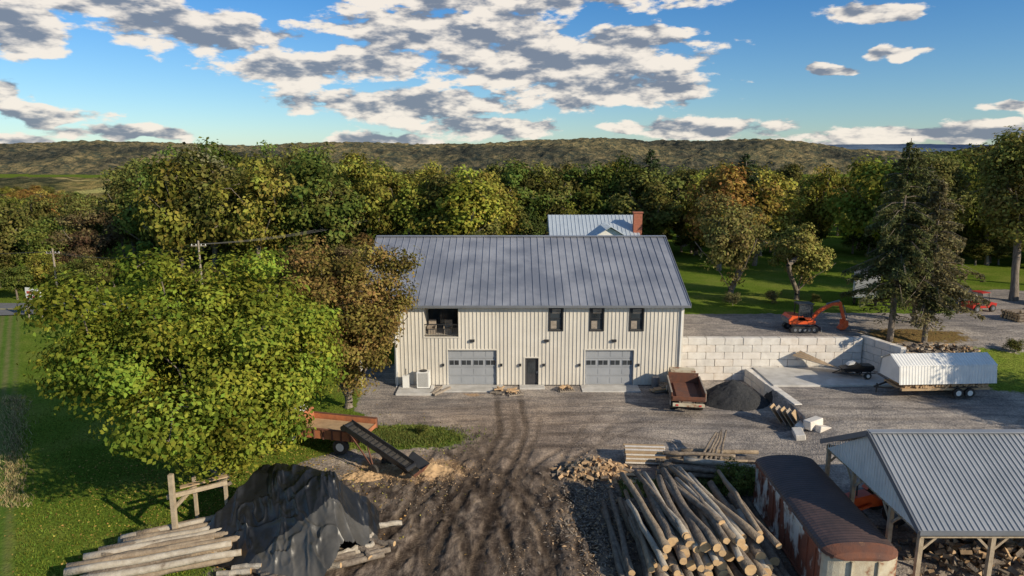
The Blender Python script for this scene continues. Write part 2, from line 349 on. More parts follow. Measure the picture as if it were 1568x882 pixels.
def tree(name,seed,H,Rx,zb,ncl,nlf,ls,cr,tr=.3,Ry=None,forks=1,sparse=0,sil=.28,peak=1.0,clv=.55):
    rng=np.random.default_rng(seed);Ry=Ry or Rx
    V=[];F=[];MI=[];A=[];o=0
    zc=zb+(H-zb)*.46;hz=H-zc-cr*.3;lz=zc-zb
    C=[]
    lob=rng.uniform(0,6.28,6)
    while len(C)<ncl:
        d=rng.normal(size=3);d/=np.linalg.norm(d)
        th=math.atan2(d[1],d[0])
        lump=1-sil*.5+sil*(.5*math.sin(2*th+lob[0]+d[2]*2)+.35*math.sin(3*th+lob[1]-d[2]*4)+.3*math.sin(5*th+lob[2]+d[2]*5))
        r=(rng.uniform(.12,1)**.42)*lump
        z=d[2]*r
        w=1 if z>0 else 1-.25*z*z
        C.append([d[0]*r*(Rx-cr*.6)*w,d[1]*r*(Ry-cr*.6)*w,zc+(z*hz*peak if z>0 else z*lz)])
    C=np.array(C)
    nodes_=[np.array([0,0,0.])];par=[-1]
    ht=zb+(H-zb)*.25
    lean=rng.normal(0,.04,2)
    zfork=zb*.5 if forks>1 else ht
    for i in range(1,5):
        z=zfork*i/4;nodes_.append(np.array([lean[0]*z+rng.normal(0,.03),lean[1]*z+rng.normal(0,.03),z]));par.append(len(nodes_)-2)
    top=len(nodes_)-1
    nl=forks if forks>1 else 5
    for f in range(nl):
        th=2*math.pi*(f+rng.uniform(-.2,.2))/nl;p=top if forks>1 else rng.integers(max(1,top-1),top+1)
        cur=nodes_[p].copy();dirv=np.array([math.cos(th)*.75,math.sin(th)*.75,1.1]);st=(H-zfork)*.62/5
        for s in range(5):
            dirv+=rng.normal(0,.13,3);dd=dirv/np.linalg.norm(dirv);cur=cur+dd*st;nodes_.append(cur.copy());par.append(p if s==0 else len(nodes_)-2)
    order=np.argsort(np.linalg.norm((C-[0,0,zc])*[1,1,1],axis=1))
    for ci in order:
        c=C[ci];P_=np.array(nodes_[2:]);dist=np.linalg.norm(P_-c,axis=1)+np.maximum(0,P_[:,2]-c[2])*.7
        j=int(np.argmin(dist))+2;p=nodes_[j];q=p+(c-p)*.5+np.array([0,0,.12*np.linalg.norm(c-p)])+rng.normal(0,.08,3)
        nodes_.append(q);par.append(j);nodes_.append(c);par.append(len(nodes_)-2)
    nn=len(nodes_);w=np.zeros(nn)
    ch=[0]*nn
    for i in range(nn-1,0,-1):
        if ch[i]==0:w[i]=1
        w[par[i]]+=w[i];ch[par[i]]+=1
    rad=tr*(w/w[0])**.47
    rad[0]*=1.35
    for i in range(1,nn):
        p=par[i];r0=min(rad[p],rad[i]*1.5);
        if par[i]==0: r0=rad[0]
        if i<=4: r0=rad[p] if p==0 else rad[i-1]
        mid=(nodes_[p]+nodes_[i])/2+rng.normal(0,.02,3)
        v,f=tube([nodes_[p],mid,nodes_[i]],[r0,(r0+rad[i])/2,rad[i]],7 if rad[i]>.06 else 3)
        V.append(np.array(v));F.append(np.array(f)+o);o+=len(v);MI+= [0]*len(f);A.append(np.tile([.5,.5,0],(len(f),1)))
    cs=rng.uniform(.0,1,ncl);crs=cr*rng.uniform(.6,1.3,ncl)
    idx=np.repeat(np.arange(ncl),nlf)
    if sparse: idx=idx[rng.random(len(idx))>sparse*rng.uniform(.3,1.6,ncl)[idx]]
    n=len(idx);d=rng.normal(size=(n,3));d/=np.linalg.norm(d,axis=1)[:,None]
    rr=rng.uniform(.05,1,n)**.5
    P_=C[idx]+d*(rr*crs[idx])[:,None]*[1.15,1.15,.75]
    P_[:,2]=np.maximum(P_[:,2],.4)
    outw=P_-[0,0,zc-1];outw/=np.linalg.norm(outw,axis=1)[:,None]
    nr=outw*.3+d*.6+np.array([0,0,.3])+rng.normal(0,.38,(n,3));nr/=np.linalg.norm(nr,axis=1)[:,None]
    v,f=leafquads(P_,nr,ls*rng.uniform(.6,1.25,n),rng)
    V.append(v);F.append(f+o);MI+=[1]*n
    hue=np.clip(cs[idx]*.6+rng.normal(.2,.2,n),0,1);val=np.clip(.5+(cs[(idx*7)%ncl]-.5)*clv+rng.normal(0,.17,n),0,1)
    A.append(np.stack([hue,val,np.zeros(n)],-1))
    return fastmesh(name,np.concatenate(V),np.concatenate(F),MI,[M['bark'],M['leaf']],np.concatenate(A))
def conifer(name,seed,H,Rb,zb,droop=.25,dens=1.0,tr=.25):
    rng=np.random.default_rng(seed);V=[];F=[];MI=[];A=[];o=0
    v,f=tube([[0,0,0],[.05,0,H*.4],[0,.05,H*.75],[0,0,H]],[tr,tr*.75,tr*.4,.02],8)
    V.append(np.array(v));F.append(np.array(f));o=len(v);MI+=[0]*len(f);A.append(np.tile([.5,.5,0],(len(f),1)))
    z=1.8;LP=[];LN=[];LV=[]
    while z<H-.2:
        t=(z-zb)/(H-zb)
        live=z>zb
        Rr=Rb*(1-max(t,0))**.75*1.05+.15 if live else Rb*.55
        nb_=int(rng.integers(4,7)) if live else int(rng.integers(1,4))
        for k in range(nb_):
            th=rng.uniform(0,6.28);l=Rr*rng.uniform(.5,1.12);dx,dy=math.cos(th),math.sin(th)
            up=.25 if t>.6 else 0
            pts=[[0,0,z],[dx*l*.5,dy*l*.5,z+l*.08-l*droop*.35+up*l*.4],[dx*l,dy*l,z-l*droop+up*l]]
            v,f=tube(pts,[.05*(1.2-max(t,0)),.03,.01],4)
            V.append(np.array(v));F.append(np.array(f)+o);o+=len(v);MI+=[0]*len(f);A.append(np.tile([.5,.5,0],(len(f),1)))
            n=int(l*(62 if live else 7)*dens);s=rng.uniform(.15,1,n)**.8
            p=np.outer(s,[dx*l,dy*l,0]);p[:,2]=z+s*(.08*l)-(s**1.3)*l*(droop+.08)+up*l*s
            side=rng.normal(0,.17*l+.07,n)*(1.15-s);p[:,0]+=-dy*side;p[:,1]+=dx*side;p[:,2]-=np.abs(rng.normal(0,.22,n))
            LP.append(p);nr=rng.normal(0,.55,(n,3))+[dx*.3,dy*.3,.7];LN.append(nr/np.linalg.norm(nr,axis=1)[:,None])
            LV.append(np.stack([rng.uniform(.2,.8,n),np.clip(rng.normal(.5,.2,n)+rng.normal(0,.15),0,1),np.zeros(n)],-1))
        z+=rng.uniform(.24,.46)
    P_=np.concatenate(LP);n=len(P_)
    v,f=leafquads(P_,np.concatenate(LN),.15*rng.uniform(.7,1.4,n),rng,.35)
    V.append(v);F.append(f+o);MI+=[1]*n;A.append(np.concatenate(LV))
    return fastmesh(name,np.concatenate(V),np.concatenate(F),MI,[M['bark'],M['leaf']],np.concatenate(A))
def put(name,me,x,y,color,s=1,rz=0,sz=None,parent=None,z=None):
    o=bpy.data.objects.new(name,me);col.objects.link(o);o.location=(x,y,(H1(x,y) if z is None else z)-.05)
    o.scale=(s,s,sz or s);o.rotation_euler=(0,0,rz);o.color=c4(color)
    if parent:o.parent=parent
    return o
DG=(.075,.105,.03);OL=(.165,.165,.045);YG=(.27,.26,.05);MG=(.125,.155,.035);OR=(.33,.22,.06);BR=(.20,.15,.075);GY=(.20,.185,.10)
put('maple_tree',tree('maple',5,13.7,9.6,1.5,270,370,.135,1.45,.36,Ry=8.2,forks=4,sil=.30,clv=.8),-16.2,35.6,(.215,.25,.035))
put('copper_leaf_tree',tree('copper',9,13.2,6.3,2.0,190,250,.13,1.15,.28,Ry=5.6,forks=3,sil=.3,clv=.8),-12.0,47.6,(.23,.175,.052))
PR=[tree('proto%d'%i,40+i,16,6.2+rx,3.0+zb,58,135,.30,1.75,.28,sil=.42,sparse=sp,clv=.85) for i,(rx,zb,sp) in enumerate([(0,0,0),(-1,1,.2),(.8,-.5,0),(-1.6,.5,.1),(-.5,1.5,.45),(.2,0,.25)])]
PH=[]
for p in PR:
    zz=np.empty(len(p.vertices)*3,np.float32);p.vertices.foreach_get('co',zz);PH.append(float(np.percentile(zz[2::3],99.8)))
def topz(px,Y):
    py=np.interp(px,[-600,0,150,175,220,330,480,545,600,700,830,900,985,1050,1120,1200,1260,1330,1450,1568,2200],
                     [300,308,300,262,240,222,220,240,247,262,254,250,250,262,248,252,258,242,230,205,220])
    ang=math.atan((py-441)/1045)+R(10.9)
    return 18.1-Y*math.tan(ang)
tl=root('treeline')
rng=np.random.default_rng(3)
for rY in (89,99,111,127,150):
    x=-.95*rY-10
    while x<.95*rY+10:
        xx=x+rng.normal(0,1.5);yy=rY+rng.normal(0,2.5)
        x+=rng.uniform(5.8,8.6)*(rY/100)**.6
        if -2<xx<22 and yy<104: continue
        if 17<xx<62 and yy<101: continue
        if xx<-45 and yy<92: continue
        d=yy*.982+2;px=784+1045*xx/d
        tz=topz(px,yy)-abs(rng.normal(0,1.9))*(1 if rY<130 else .5)+.6
        if rY<100: tz-=rng.uniform(0,2.5)
        g=H1(xx,yy);hh=tz-g
        if rng.random()<.08: hh+=1.2
        hh=max(7,hh)
        r=rng.random()
        if 560<px<840: c=YG if r<.5 else (OL if r<.75 else MG)
        elif px<170: c=BR if r<.15 else (OL if r<.55 else MG)
        elif 1040<px<1260: c=OR if r<.16 else (OL if r<.6 else (YG if r<.9 else BR))
        elif px>1260: c=YG if r<.4 else (OL if r<.75 else MG)
        else: c=MG if r<.4 else (OL if r<.74 else (YG if r<.86 else (GY if r<.95 else DG)))
        j=rng.uniform(.8,1.25);c=tuple(v*j for v in c)
        k=int(rng.integers(0,6))
        s=hh/PH[k];w=max(s,.75)*rng.uniform(.8,1.05)
        put('tree',PR[k],xx,yy,c,w,rng.uniform(0,6.28),s,tl)
for (xx,yy,hh,k,c) in [(-3,99,12.5,0,YG),(1,106,13.5,2,MG),(6,107,13.5,5,OL),(12,108,13.5,2,MG),(18,107,13,0,MG),(-1,112,14,2,OL),(21,102,12.5,2,OL)]:
    put('tree',PR[k],xx,yy,c,.95,xx,hh/PH[k],tl)
for i in range(110):
    xx=rng.uniform(-90,100);yy=rng.uniform(84,96)
    if -4<xx<62: continue
    put('understory',PR[int(rng.integers(0,6))],xx,yy,[MG,OL,BR,YG][int(rng.integers(0,4))],.42,rng.uniform(0,6),rng.uniform(.25,.4),tl)
for i in range(50):
    xx=rng.uniform(-4,75);yy=rng.uniform(101,106)
    put('understory',PR[int(rng.integers(0,6))],xx,yy,[MG,OL,YG,DG][int(rng.integers(0,4))],.5,rng.uniform(0,6),rng.uniform(.3,.5),tl)
T2=tree('lawn_tree_mesh',71,11,4.2,2.4,100,130,.17,1.05,.3,sil=.4,sparse=.3,forks=3)
T3=tree('lawn_tree_mesh_b',72,8.5,3.2,1.8,80,150,.15,.9,.26,sil=.35,sparse=.15,forks=3)
T4=tree('tall_tree_mesh',75,20,5.6,5.5,150,170,.2,1.5,.35,sil=.2,sparse=.15)
put('ash_tree',T2,22.3,68.5,(.23,.21,.07),1.0,.5,1.05)
put('ornamental_tree',T3,29.6,69.5,(.30,.28,.08),1,1.2)
put('orange_maple_tree',PR[0],27,88,(.34,.24,.06),.95,.3,.95)
put('golden_maple_tree',PR[2],33,92,(.32,.26,.06),.95,2.3,.88)
put('oak_tree',PR[2],46,84,(.21,.23,.04),.95,1.3,.98)
put('oak_tree',PR[0],57,90,MG,1.0,1.3,1.08)
put('walnut_tree',T4,51.8,69,(.24,.22,.06),1.0,.4,.93)
put('walnut_tree',T4,61,77,(.21,.20,.06),1.05,2.4,1.0)
put('walnut_tree',T4,50,82,(.19,.19,.06),.95,4.4,.8)
put('yellow_maple_tree',PR[3],-6,88,(.31,.31,.05),1.05,1.0,.82)
put('yellow_maple_tree',PR[0],-10,92,(.26,.28,.05),1.0,2.0,.85)
C1=conifer('spruce_a',81,16.5,4.3,4.2,.28,1.15,.27);C2=conifer('spruce_b',82,14.5,4.1,4.0,.3,.95,.22)
put('spruce_tree',C1,31.4,54.9,(.13,.14,.055),1,.3)
put('spruce_tree',C2,33.9,54.3,(.21,.185,.09),1,1.9,.93)
put('spruce_tree',C2,30.4,90,(.07,.10,.045),1.05,.4)
put('spruce_tree',C2,21.5,107,(.07,.10,.045),1.1,.9)
put('spruce_tree',C1,36,59.5,(.14,.145,.06),.85,.9)
put('yard_tree',T4,48,37,OL,.9,.4,.72);put('yard_tree',T4,53,31,OL,.9,1.4,.75)
BU=tree('bush_mesh',91,2.2,1.5,.3,26,110,.08,.45,.05,sil=.4)
for x,y,s,c in [(12.2,34.2,.95,(.13,.17,.045)),(11.6,35.2,.6,(.13,.18,.045)),(-17.2,29.4,.55,(.16,.20,.045)),(26.3,67.5,.7,(.26,.23,.09)),(-5.9,42.5,.4,(.18,.2,.05)),(22.0,66.5,.7,(.22,.21,.09)),(40.5,53.0,.6,OL),(30.6,67.6,.5,OL)]:
    put('bush',BU,x,y,c,s,x)
# ------------------------------------------------------------------ hills
def hill(name,y0,y1,top,seed,mat,base=-16,nx=420,ny=70,xr=1.0,bump=5,crest=.8,pw=1.5,fold=.5,ff=.004):
    ys_=np.linspace(y0,y1,ny);u=np.linspace(-1,1,nx)
    Yg=np.repeat(ys_[:,None],nx,1);Xg=u[None,:]*y1*xr*(.55+.45*(Yg/y1))
    t=(Yg-y0)/(y1-y0);prof=np.where(t<crest,np.sin(np.clip(t/crest,0,1)*math.pi/2)**pw,1-(t-crest)*1.2)
    az_=Xg/Yg
    sm=np.sin(np.clip(t/crest,0,1)*math.pi)
    Zg=base+(top(az_)-base)*prof+(np.abs(fbm(Xg*ff,Yg*ff*.35,seed)-.5)*-2+.25)*(top(az_)-base)*fold*sm
    Zg+=bump*(fbm(Xg*.05,Yg*.05,seed+5,3)-.4)*ss(t,0,.1)
    me=fastmesh(name,np.stack([Xg,Yg,Zg],-1).reshape(-1,3),gridfaces(nx,ny),smooth=False,mats=[mat])
    o=bpy.data.objects.new(name,me);col.objects.link(o);return o
def hillmat(name,els,sc,fieldmix=0,cs=.06,shade_dk=(.42,.48,.62)):
    m,nt_=nodes(name)
    global nt;nt=nt_;global tc
    out=N(nt,'ShaderNodeOutputMaterial');P=N(nt,'ShaderNodeBsdfDiffuse');L(nt,P.outputs[0],out.inputs[0])
    tc=N(nt,'ShaderNodeTexCoord')
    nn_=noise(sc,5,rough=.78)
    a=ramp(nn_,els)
    b=ramp(noise(cs,4),[(.44,shade_dk),(.56,(1.15,1.1,1))])  # broad cloud shadows and sunlit patches painted into the hill colour
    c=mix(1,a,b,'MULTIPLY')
    if fieldmix:
        f=ramp(noise(.0045,2),[(.56,(0,0,0)),(.575,(1,1,1))])
        c=mix(f,c,ramp(noise(.006,3),[(.4,(.6,.46,.2)),(.6,(.3,.34,.1))]))
    L(nt,c,P.inputs[0])
    n=N(nt,'ShaderNodeBump');n.inputs['Strength'].default_value=1;n.inputs['Distance'].default_value=12;L(nt,nn_,n.inputs['Height']);L(nt,n.outputs[0],P.inputs['Normal'])
    return m
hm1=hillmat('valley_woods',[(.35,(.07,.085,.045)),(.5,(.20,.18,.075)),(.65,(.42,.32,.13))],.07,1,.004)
hm2=hillmat('ridge_forest',[(.40,(.065,.08,.065)),(.5,(.15,.14,.085)),(.6,(.30,.24,.13))],.06,0,.0035,(.45,.50,.62))  # bluish-brown forest tones, distance haze worked into the colour
hm3=hillmat('far_ridge_blue',[(.35,(.09,.14,.22)),(.65,(.13,.18,.27))],.01,0,.0006)  # blue aerial haze painted as the base colour
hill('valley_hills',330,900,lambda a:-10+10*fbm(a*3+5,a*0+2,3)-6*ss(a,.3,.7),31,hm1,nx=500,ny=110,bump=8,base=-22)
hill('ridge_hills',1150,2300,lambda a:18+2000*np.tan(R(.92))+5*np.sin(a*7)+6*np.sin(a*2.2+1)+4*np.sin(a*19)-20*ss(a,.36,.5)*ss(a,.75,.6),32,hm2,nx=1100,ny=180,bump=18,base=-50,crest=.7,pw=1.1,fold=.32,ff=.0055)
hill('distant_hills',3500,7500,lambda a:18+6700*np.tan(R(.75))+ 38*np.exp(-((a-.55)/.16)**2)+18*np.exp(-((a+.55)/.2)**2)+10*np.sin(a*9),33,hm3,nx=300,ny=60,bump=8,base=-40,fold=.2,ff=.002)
mw=root('distant_woods')
for i in range(360):
    yy=rng.uniform(190,620);xx=rng.uniform(-.9,.9)*yy
    if fbm(np.array([xx*.008]),np.array([yy*.008]),77)[0]<.46: continue
    c=[OL,MG,YG,OR,BR][int(rng.integers(0,5))]
    s=rng.uniform(.7,1.0)
    put('tree',PR[int(rng.integers(0,6))],xx,yy,c,s*1.2,rng.uniform(0,6),s*.85,mw)
# ------------------------------------------------------------------ main building
bd=root('workshop_building')
WX0,WX1,WY0,WY1,EZ=-9.3,13.5,52.5,71.5,6.7
RYd,RZ=61.95,10.95
ops=[(-6.95,-4.25,4.05,6.35),(-5.12,-1.22,0.02,2.95),(5.85,9.72,.02,2.95),(1.05,2.12,.02,2.3),(2.98,3.98,4.6,6.4),(6.2,7.2,4.6,6.4),(9.35,10.35,4.6,6.4)]
b=B()
xb=sorted(set([WX0,WX1]+[o[0] for o in ops]+[o[1] for o in ops]));zbk=sorted(set([0-.3,EZ]+[o[2] for o in ops]+[o[3] for o in ops]))
for i in range(len(xb)-1):
    for j in range(len(zbk)-1):
        cx=(xb[i]+xb[i+1])/2;cz=(zbk[j]+zbk[j+1])/2
        if any(o[0]<cx<o[1] and o[2]<cz<o[3] for o in ops): continue
        x0,x1,z0,z1=xb[i],xb[i+1],zbk[j],zbk[j+1]
        b.add([(x0,WY0,z0),(x1,WY0,z0),(x1,WY0,z1),(x0,WY0,z1)],[(0,1,2,3)])
for o in ops:
    x0,x1,z0,z1=o;d=.22 if o[2]!=4.05 else 3
    for q in ([(x0,WY0,z0),(x0,WY0+d,z0),(x0,WY0+d,z1),(x0,WY0,z1)],[(x1,WY0,z0),(x1,WY0,z1),(x1,WY0+d,z1),(x1,WY0+d,z0)],[(x0,WY0,z1),(x0,WY0+d,z1),(x1,WY0+d,z1),(x1,WY0,z1)],[(x0,WY0,z0),(x1,WY0,z0),(x1,WY0+d,z0),(x0,WY0+d,z0)]):
        b.add(q,[(0,1,2,3)])
for xg in (WX0,WX1):
    b.add([(xg,WY0,-.3),(xg,WY1,-.3),(xg,WY1,EZ),(xg,RYd,RZ-.15),(xg,WY0,EZ)],[(0,1,2,3,4)])
b.add([(WX0,WY1,-.3),(WX1,WY1,-.3),(WX1,WY1,EZ),(WX0,WY1,EZ)],[(0,1,2,3)])
b.obj('walls',['siding'],bd)
b=B()
x=WX0+.15
while x<WX1-.1:
    iv=[(0.05,EZ-.05)]
    for o in ops:
        if o[0]-.13<x<o[1]+.13:
            nv=[]
            for s,e in iv:
                if o[3]+.12<s or o[2]-.12>e: nv.append((s,e));continue
                if o[2]-.12>s: nv.append((s,o[2]-.12))
                if o[3]+.12<e: nv.append((o[3]+.12,e))
            iv=nv
    for s,e in iv: b.bb(x-.025,x+.025,WY0-.045,WY0+.01,s,e)
    x+=.305
y=WY0+.3
while y<WY1:
    zt=(EZ+(RZ-EZ)*(1-abs(y-RYd)/(RYd-WY0)))-.25
    for xg in(WX0-.02,WX1+.02): b.bb(xg-.03,xg+.03,y-.03,y+.03,0,zt)
    y+=.305
b.obj('siding_ribs',['siding_rib'],bd)
b=B()
RX0,RX1=-12.3,13.95;EY=52.0
for sg in(1,-1):
    y0=EY if sg==1 else 2*RYd-EY
    z0=EZ
    b.add([(RX0,y0,z0),(RX1,y0,z0),(RX1,RYd,RZ),(RX0,RYd,RZ),(RX0,y0,z0-.12),(RX1,y0,z0-.12),(RX1,RYd,RZ-.12),(RX0,RYd,RZ-.12)],[(0,1,2,3),(7,6,5,4),(0,4,5,1),(1,5,6,2),(3,7,4,0)])
    x=RX0+.1;
    while x<RX1:
        b.beam((x,y0,z0+.022),(x,RYd-.08,RZ+.0),.04,.055);x+=.605
b.beam((RX0-.02,RYd,RZ+.05),(RX1+.02,RYd,RZ+.05),.5,.06)
b.obj('roof',['roof'],bd)
b=B()
b.bb(RX0,RX1,EY-.14,EY-.01,EZ-.16,EZ-.01,0)
b.bb(RX0,RX1,EY+.0,WY0,EZ-.2,EZ-.14,1)
for xg in(RX0-.03,RX1+.03):
    b.beam((xg,EY,EZ-.07),(xg,RYd,RZ-.07),.05,.26,0);b.beam((xg,2*RYd-EY,EZ-.07),(xg,RYd,RZ-.07),.05,.26,0)
for xg in(WX1-.12,WX0+.1):
    b.bb(xg-.05,xg+.05,WY0-.16,WY0-.06,.1,EZ-.2,1)
    b.beam((xg,WY0-.11,EZ-.25),(xg,EY-.05,EZ-.12),.09,.09,1);b.beam((xg,WY0-.11,.15),(xg,WY0-.5,.05),.09,.09,1)
b.bb(WX0-.07,WX0+.06,WY0-.06,WY0+.0,0,EZ-.2,2);b.bb(WX1-.06,WX1+.07,WY0-.06,WY0+.0,0,EZ-.2,2)
b.bb(WX0,WX1,WY0-.035,WY0-.005,-.2,.06,3)
for xg in(-12.1,): 
    for yg in(52.4,57,62,67,71.3): b.bb(xg-.12,xg+.12,yg-.12,yg+.12,0,EZ-.14,2)
b.bb(-12.2,-9.35,52.3,71,3.6,3.75,2)
for yg in np.arange(52.5,71,.4): b.bb(-12.15,-12.1,yg,yg+.04,3.75,4.7,3)
b.bb(-12.16,-12.08,52.3,71,4.7,4.78,3)
b.obj('gutters_and_trim',['trim','white','siding','dark'],bd)
b=B()
def frame(x0,x1,z0,z1,w=.09,mi=0):
    b.bb(x0-w,x0,WY0-.06,WY0+.02,z0-w,z1+w,mi);b.bb(x1,x1+w,WY0-.06,WY0+.02,z0-w,z1+w,mi)
    b.bb(x0,x1,WY0-.06,WY0+.02,z1,z1+w,mi);b.bb(x0,x1,WY0-.06,WY0+.02,z0-w if z0>.2 else z0-.01,z0 if z0>.2 else z0+.02,mi)
for o in ops: frame(*o,mi=0 if o[2]>3 and o[2]!=4.05 else 1)
for o in ops[4:]:
    x0,x1,z0,z1=o;b.bb(x0,x1,WY0+.1,WY0+.14,z0,z1,2)
    b.bb(x0,x1,WY0+.06,WY0+.11,(z0+z1)/2-.035,(z0+z1)/2+.035,0)
    for q in(x0,x1-.05): b.bb(q,q+.05,WY0+.06,WY0+.11,z0,z1,0)
    b.bb(x0+.05,x1-.05,WY0+.06,WY0+.11,z1-.05,z1,0);b.bb(x0+.05,x1-.05,WY0+.06,WY0+.11,z0,z0+.05,0)
    b.bb(x0+.09,x0+.55,WY0+.092,WY0+.099,z0+.08,z0+.72,4);b.bb(x0+.2,x1-.12,WY0+.092,WY0+.099,z0+1.35,z1-.1,4)
b.obj('windows',['black','siding','glass','white','oldwood'],bd)
for nm,(x0,x1,z0,z1) in (('garage_door',ops[1]),('garage_door',ops[2])):
    b=B();ns=4;hh=(z1-z0)/ns;nc=4 ;cw=(x1-x0)/nc
    for r in range(ns):
        b.bb(x0,x1,WY0+.16,WY0+.2,z0+r*hh+.012,z0+(r+1)*hh-.012,0)
        for k in range(nc):
            a0=x0+k*cw+.09;a1=x0+(k+1)*cw-.09;c0=z0+r*hh+.14;c1=z0+(r+1)*hh-.14
            if r==2:
                b.bb(a0,a1,WY0+.135,WY0+.158,c0-.03,c1+.03,0)
                for q in range(2):
                    w_=(a1-a0)/2; b.bb(a0+q*w_+.03,a0+(q+1)*w_-.03,WY0+.12,WY0+.134,c0+.06,c1-.02,1)
            else: b.bb(a0,a1,WY0+.142,WY0+.158,c0,c1,0)
    b.bb(x0,x1,WY0+.21,WY0+.23,z0,z1,2)
    b.obj(nm,['door','glass','dark'],bd)
b=B();x0,x1,z0,z1=ops[3]
b.bb(x0,x1,WY0+.14,WY0+.19,z0,z1,0);b.bb(x0+.2,x1-.2,WY0+.12,WY0+.139,z0+.95,z1-.2,1);b.bb(x0+.2,x1-.2,WY0+.125,WY0+.139,z0+.2,z0+.8,0);b.bb(x1-.13,x1-.08,WY0+.08,WY0+.139,1.0,1.15,2)
for xx,zz in [(-3.15,3.75),(2.75,3.75),(8.1,3.75),(-5.5,1.75),(-.85,1.75),(.65,1.75),(2.55,1.75),(5.4,1.75),(10.1,1.75)]:
    w=.18 if zz>3 else .09;b.bb(xx-w,xx+w,WY0-.2,WY0-.055,zz-.1,zz+.1,3)
b.obj('entry_door_and_lights',['door_dk','glass','white','black'],bd)
b=B();x0,x1,z0,z1=ops[0]
b.bb(x0-.3,x1+.3,WY0+3,WY0+3.1,z0-.2,z1+.2,0);b.bb(x0,x1,WY0+.02,WY0+3,z0-.2,z0-.01,0);b.bb(x0+.4,x1-.5,WY0+2.9,WY0+2.99,z0,z1-.3,3)
b.bb(x0,x1,WY0+.03,WY0+.08,z0+.95,z0+1.02,1);b.bb(x0,x1,WY0+.03,WY0+.08,z0+.08,z0+.13,1)
for xx in np.arange(x0+.08,x1,.13): b.bb(xx-.01,xx+.01,WY0+.045,WY0+.065,z0+.13,z0+.95,1)
for xx in(x0+.5,x0+1.8):
    b.bb(xx-.3,xx+.3,WY0+.8,WY0+1.4,z0,z0+.45,2);b.bb(xx-.3,xx+.3,WY0+1.35,WY0+1.45,z0+.45,z0+1.05,2);b.bb(xx-.35,xx-.28,WY0+.8,WY0+1.4,z0+.45,z0+.65,2);b.bb(xx+.28,xx+.35,WY0+.8,WY0+1.4,z0+.45,z0+.65,2)
b.obj('balcony',['dark','black','oldwood','glass'],bd)
b=B()
b.bb(-5.6,-.7,50.9,52.45,-.1,.07);b.bb(5.5,10.1,50.9,52.45,-.1,.07);b.bb(.6,2.6,51.6,52.45,-.1,.09);b.bb(-9.0,-6.2,50.2,52.3,-.1,.12)
b.obj('concrete_apron',['conc'],None,bevel=.02)
hp=root('heat_pump_unit',(-7.0,51.7,.12))
b=B();b.bb(-.5,.5,-.4,.4,.05,1.35,0)
for z in np.arange(.2,1.25,.08): b.bb(-.4,.4,-.43,-.4,z,z+.03,1)
b.bb(-.55,-.3,-.35,.35,0,.05,1);b.bb(.3,.55,-.35,.35,0,.05,1);b.cyl((0,0,1.35),(0,0,1.4),.32,n=16,mi=1)
b.obj('cabinet',['white','black'],hp,bevel=.02)
hp=root('utility_box',(-8.4,51.8,.12));b=B();b.bb(-.25,.25,-.2,.2,0,.9,0);b.bb(-.27,.27,-.22,.22,.9,.95,0);b.cyl((-.0,0,.95),(0,0,1.5),.03,mi=1);b.obj('body',['white','black'],hp)
b=B()
for (p,q) in [((-6.0,50.0),(-4.9,51.6)),((-6.2,50.3),(-5.6,51.8))]: b.beam((p[0],p[1],.1),(q[0],q[1],.14),.2,.15,0)
rr=root('timber_kerb');b.obj('timbers',['oldwood'],rr)
def pallet(x,y,rz=0,n=1,load=False):
    r=root('wood_pallet',(x,y,H1(x,y)+.02),rz);b=B()
    for k in range(n):
        z=k*.15
        for q in(-.5,0,.5): b.bb(-.6,.6,q-.04,q+.04,z,z+.09,0)
        for q in np.arange(-.54,.6,.18): b.bb(q-.05,q+.05,-.55,.55,z+.09,z+.115,0)
    if load:
        for q in range(6): b.box(random.uniform(-.4,.4),random.uniform(-.3,.3),n*.15+.06+q*.03,.7,.12,.08,1,random.uniform(0,3))
    b.obj('slats',['oldwood','split'],r)
pallet(.2,50.6,.3,1,True);pallet(4.3,51.4,.1,1,True);pallet(-1.0,50.9,1.2,1,True);pallet(12.2,51.6,.2,3)
ba=root('steel_barrel',(11.4,51.9,0.02));b=B();b.cyl((0,0,0),(0,0,.9),.3,n=16);b.cyl((0,0,.3),(0,0,.33),.315,n=16);b.cyl((0,0,.6),(0,0,.63),.315,n=16);b.obj('drum',['trim'],ba)
# ------------------------------------------------------------------ farmhouse behind
fh=root('farmhouse',(12.2,92,3.5))
b=B();b.prism([(-4,0),(4,0),(4,4.4),(0,6.7),(-4,4.4)],-7,4,'yz',0);b.prism([(-3,0),(3,0),(3,4.2),(0,5.9),(-3,4.2)],-7.5,-2,'xz',0)
b.obj('walls',['white'],fh)
b=B()
for s in(-1,1):
    b.add([(-7.4,s*4.5,4.2),(4.4,s*4.5,4.2),(4.4,0,6.9),(-7.4,0,6.9),(-7.4,s*4.5,4.1),(4.4,s*4.5,4.1),(4.4,0,6.8),(-7.4,0,6.8)],[(0,1,2,3),(7,6,5,4),(0,4,5,1),(1,5,6,2),(3,7,4,0)])
    x=-7.3
    while x<4.4: b.beam((x,s*4.5,4.24),(x,0,6.93),.05,.06);x+=.5
    b.add([(s*3.5,-8,3.95),(s*3.5,-1,3.95),(0,-1,6.05),(0,-8,6.05)],[(0,1,2,3)])
    y=-8
    while y<-1.5: b.beam((s*3.5,y,3.99),(0,y,6.08),.05,.06);y+=.5
b.obj('roof',['bluemetal'],fh)
b=B();b.bb(3.6,4.7,-3.4,-2.6,3.5,7.4);b.bb(3.5,4.8,-3.5,-2.5,7.4,7.55);b.obj('chimney',['brick'],fh)
b=B()
for xx in(-1.5,1.5): b.bb(xx-.4,xx+.4,-7.56,-7.5,2.2,3.6)
b.obj('windows',['glass'],fh)
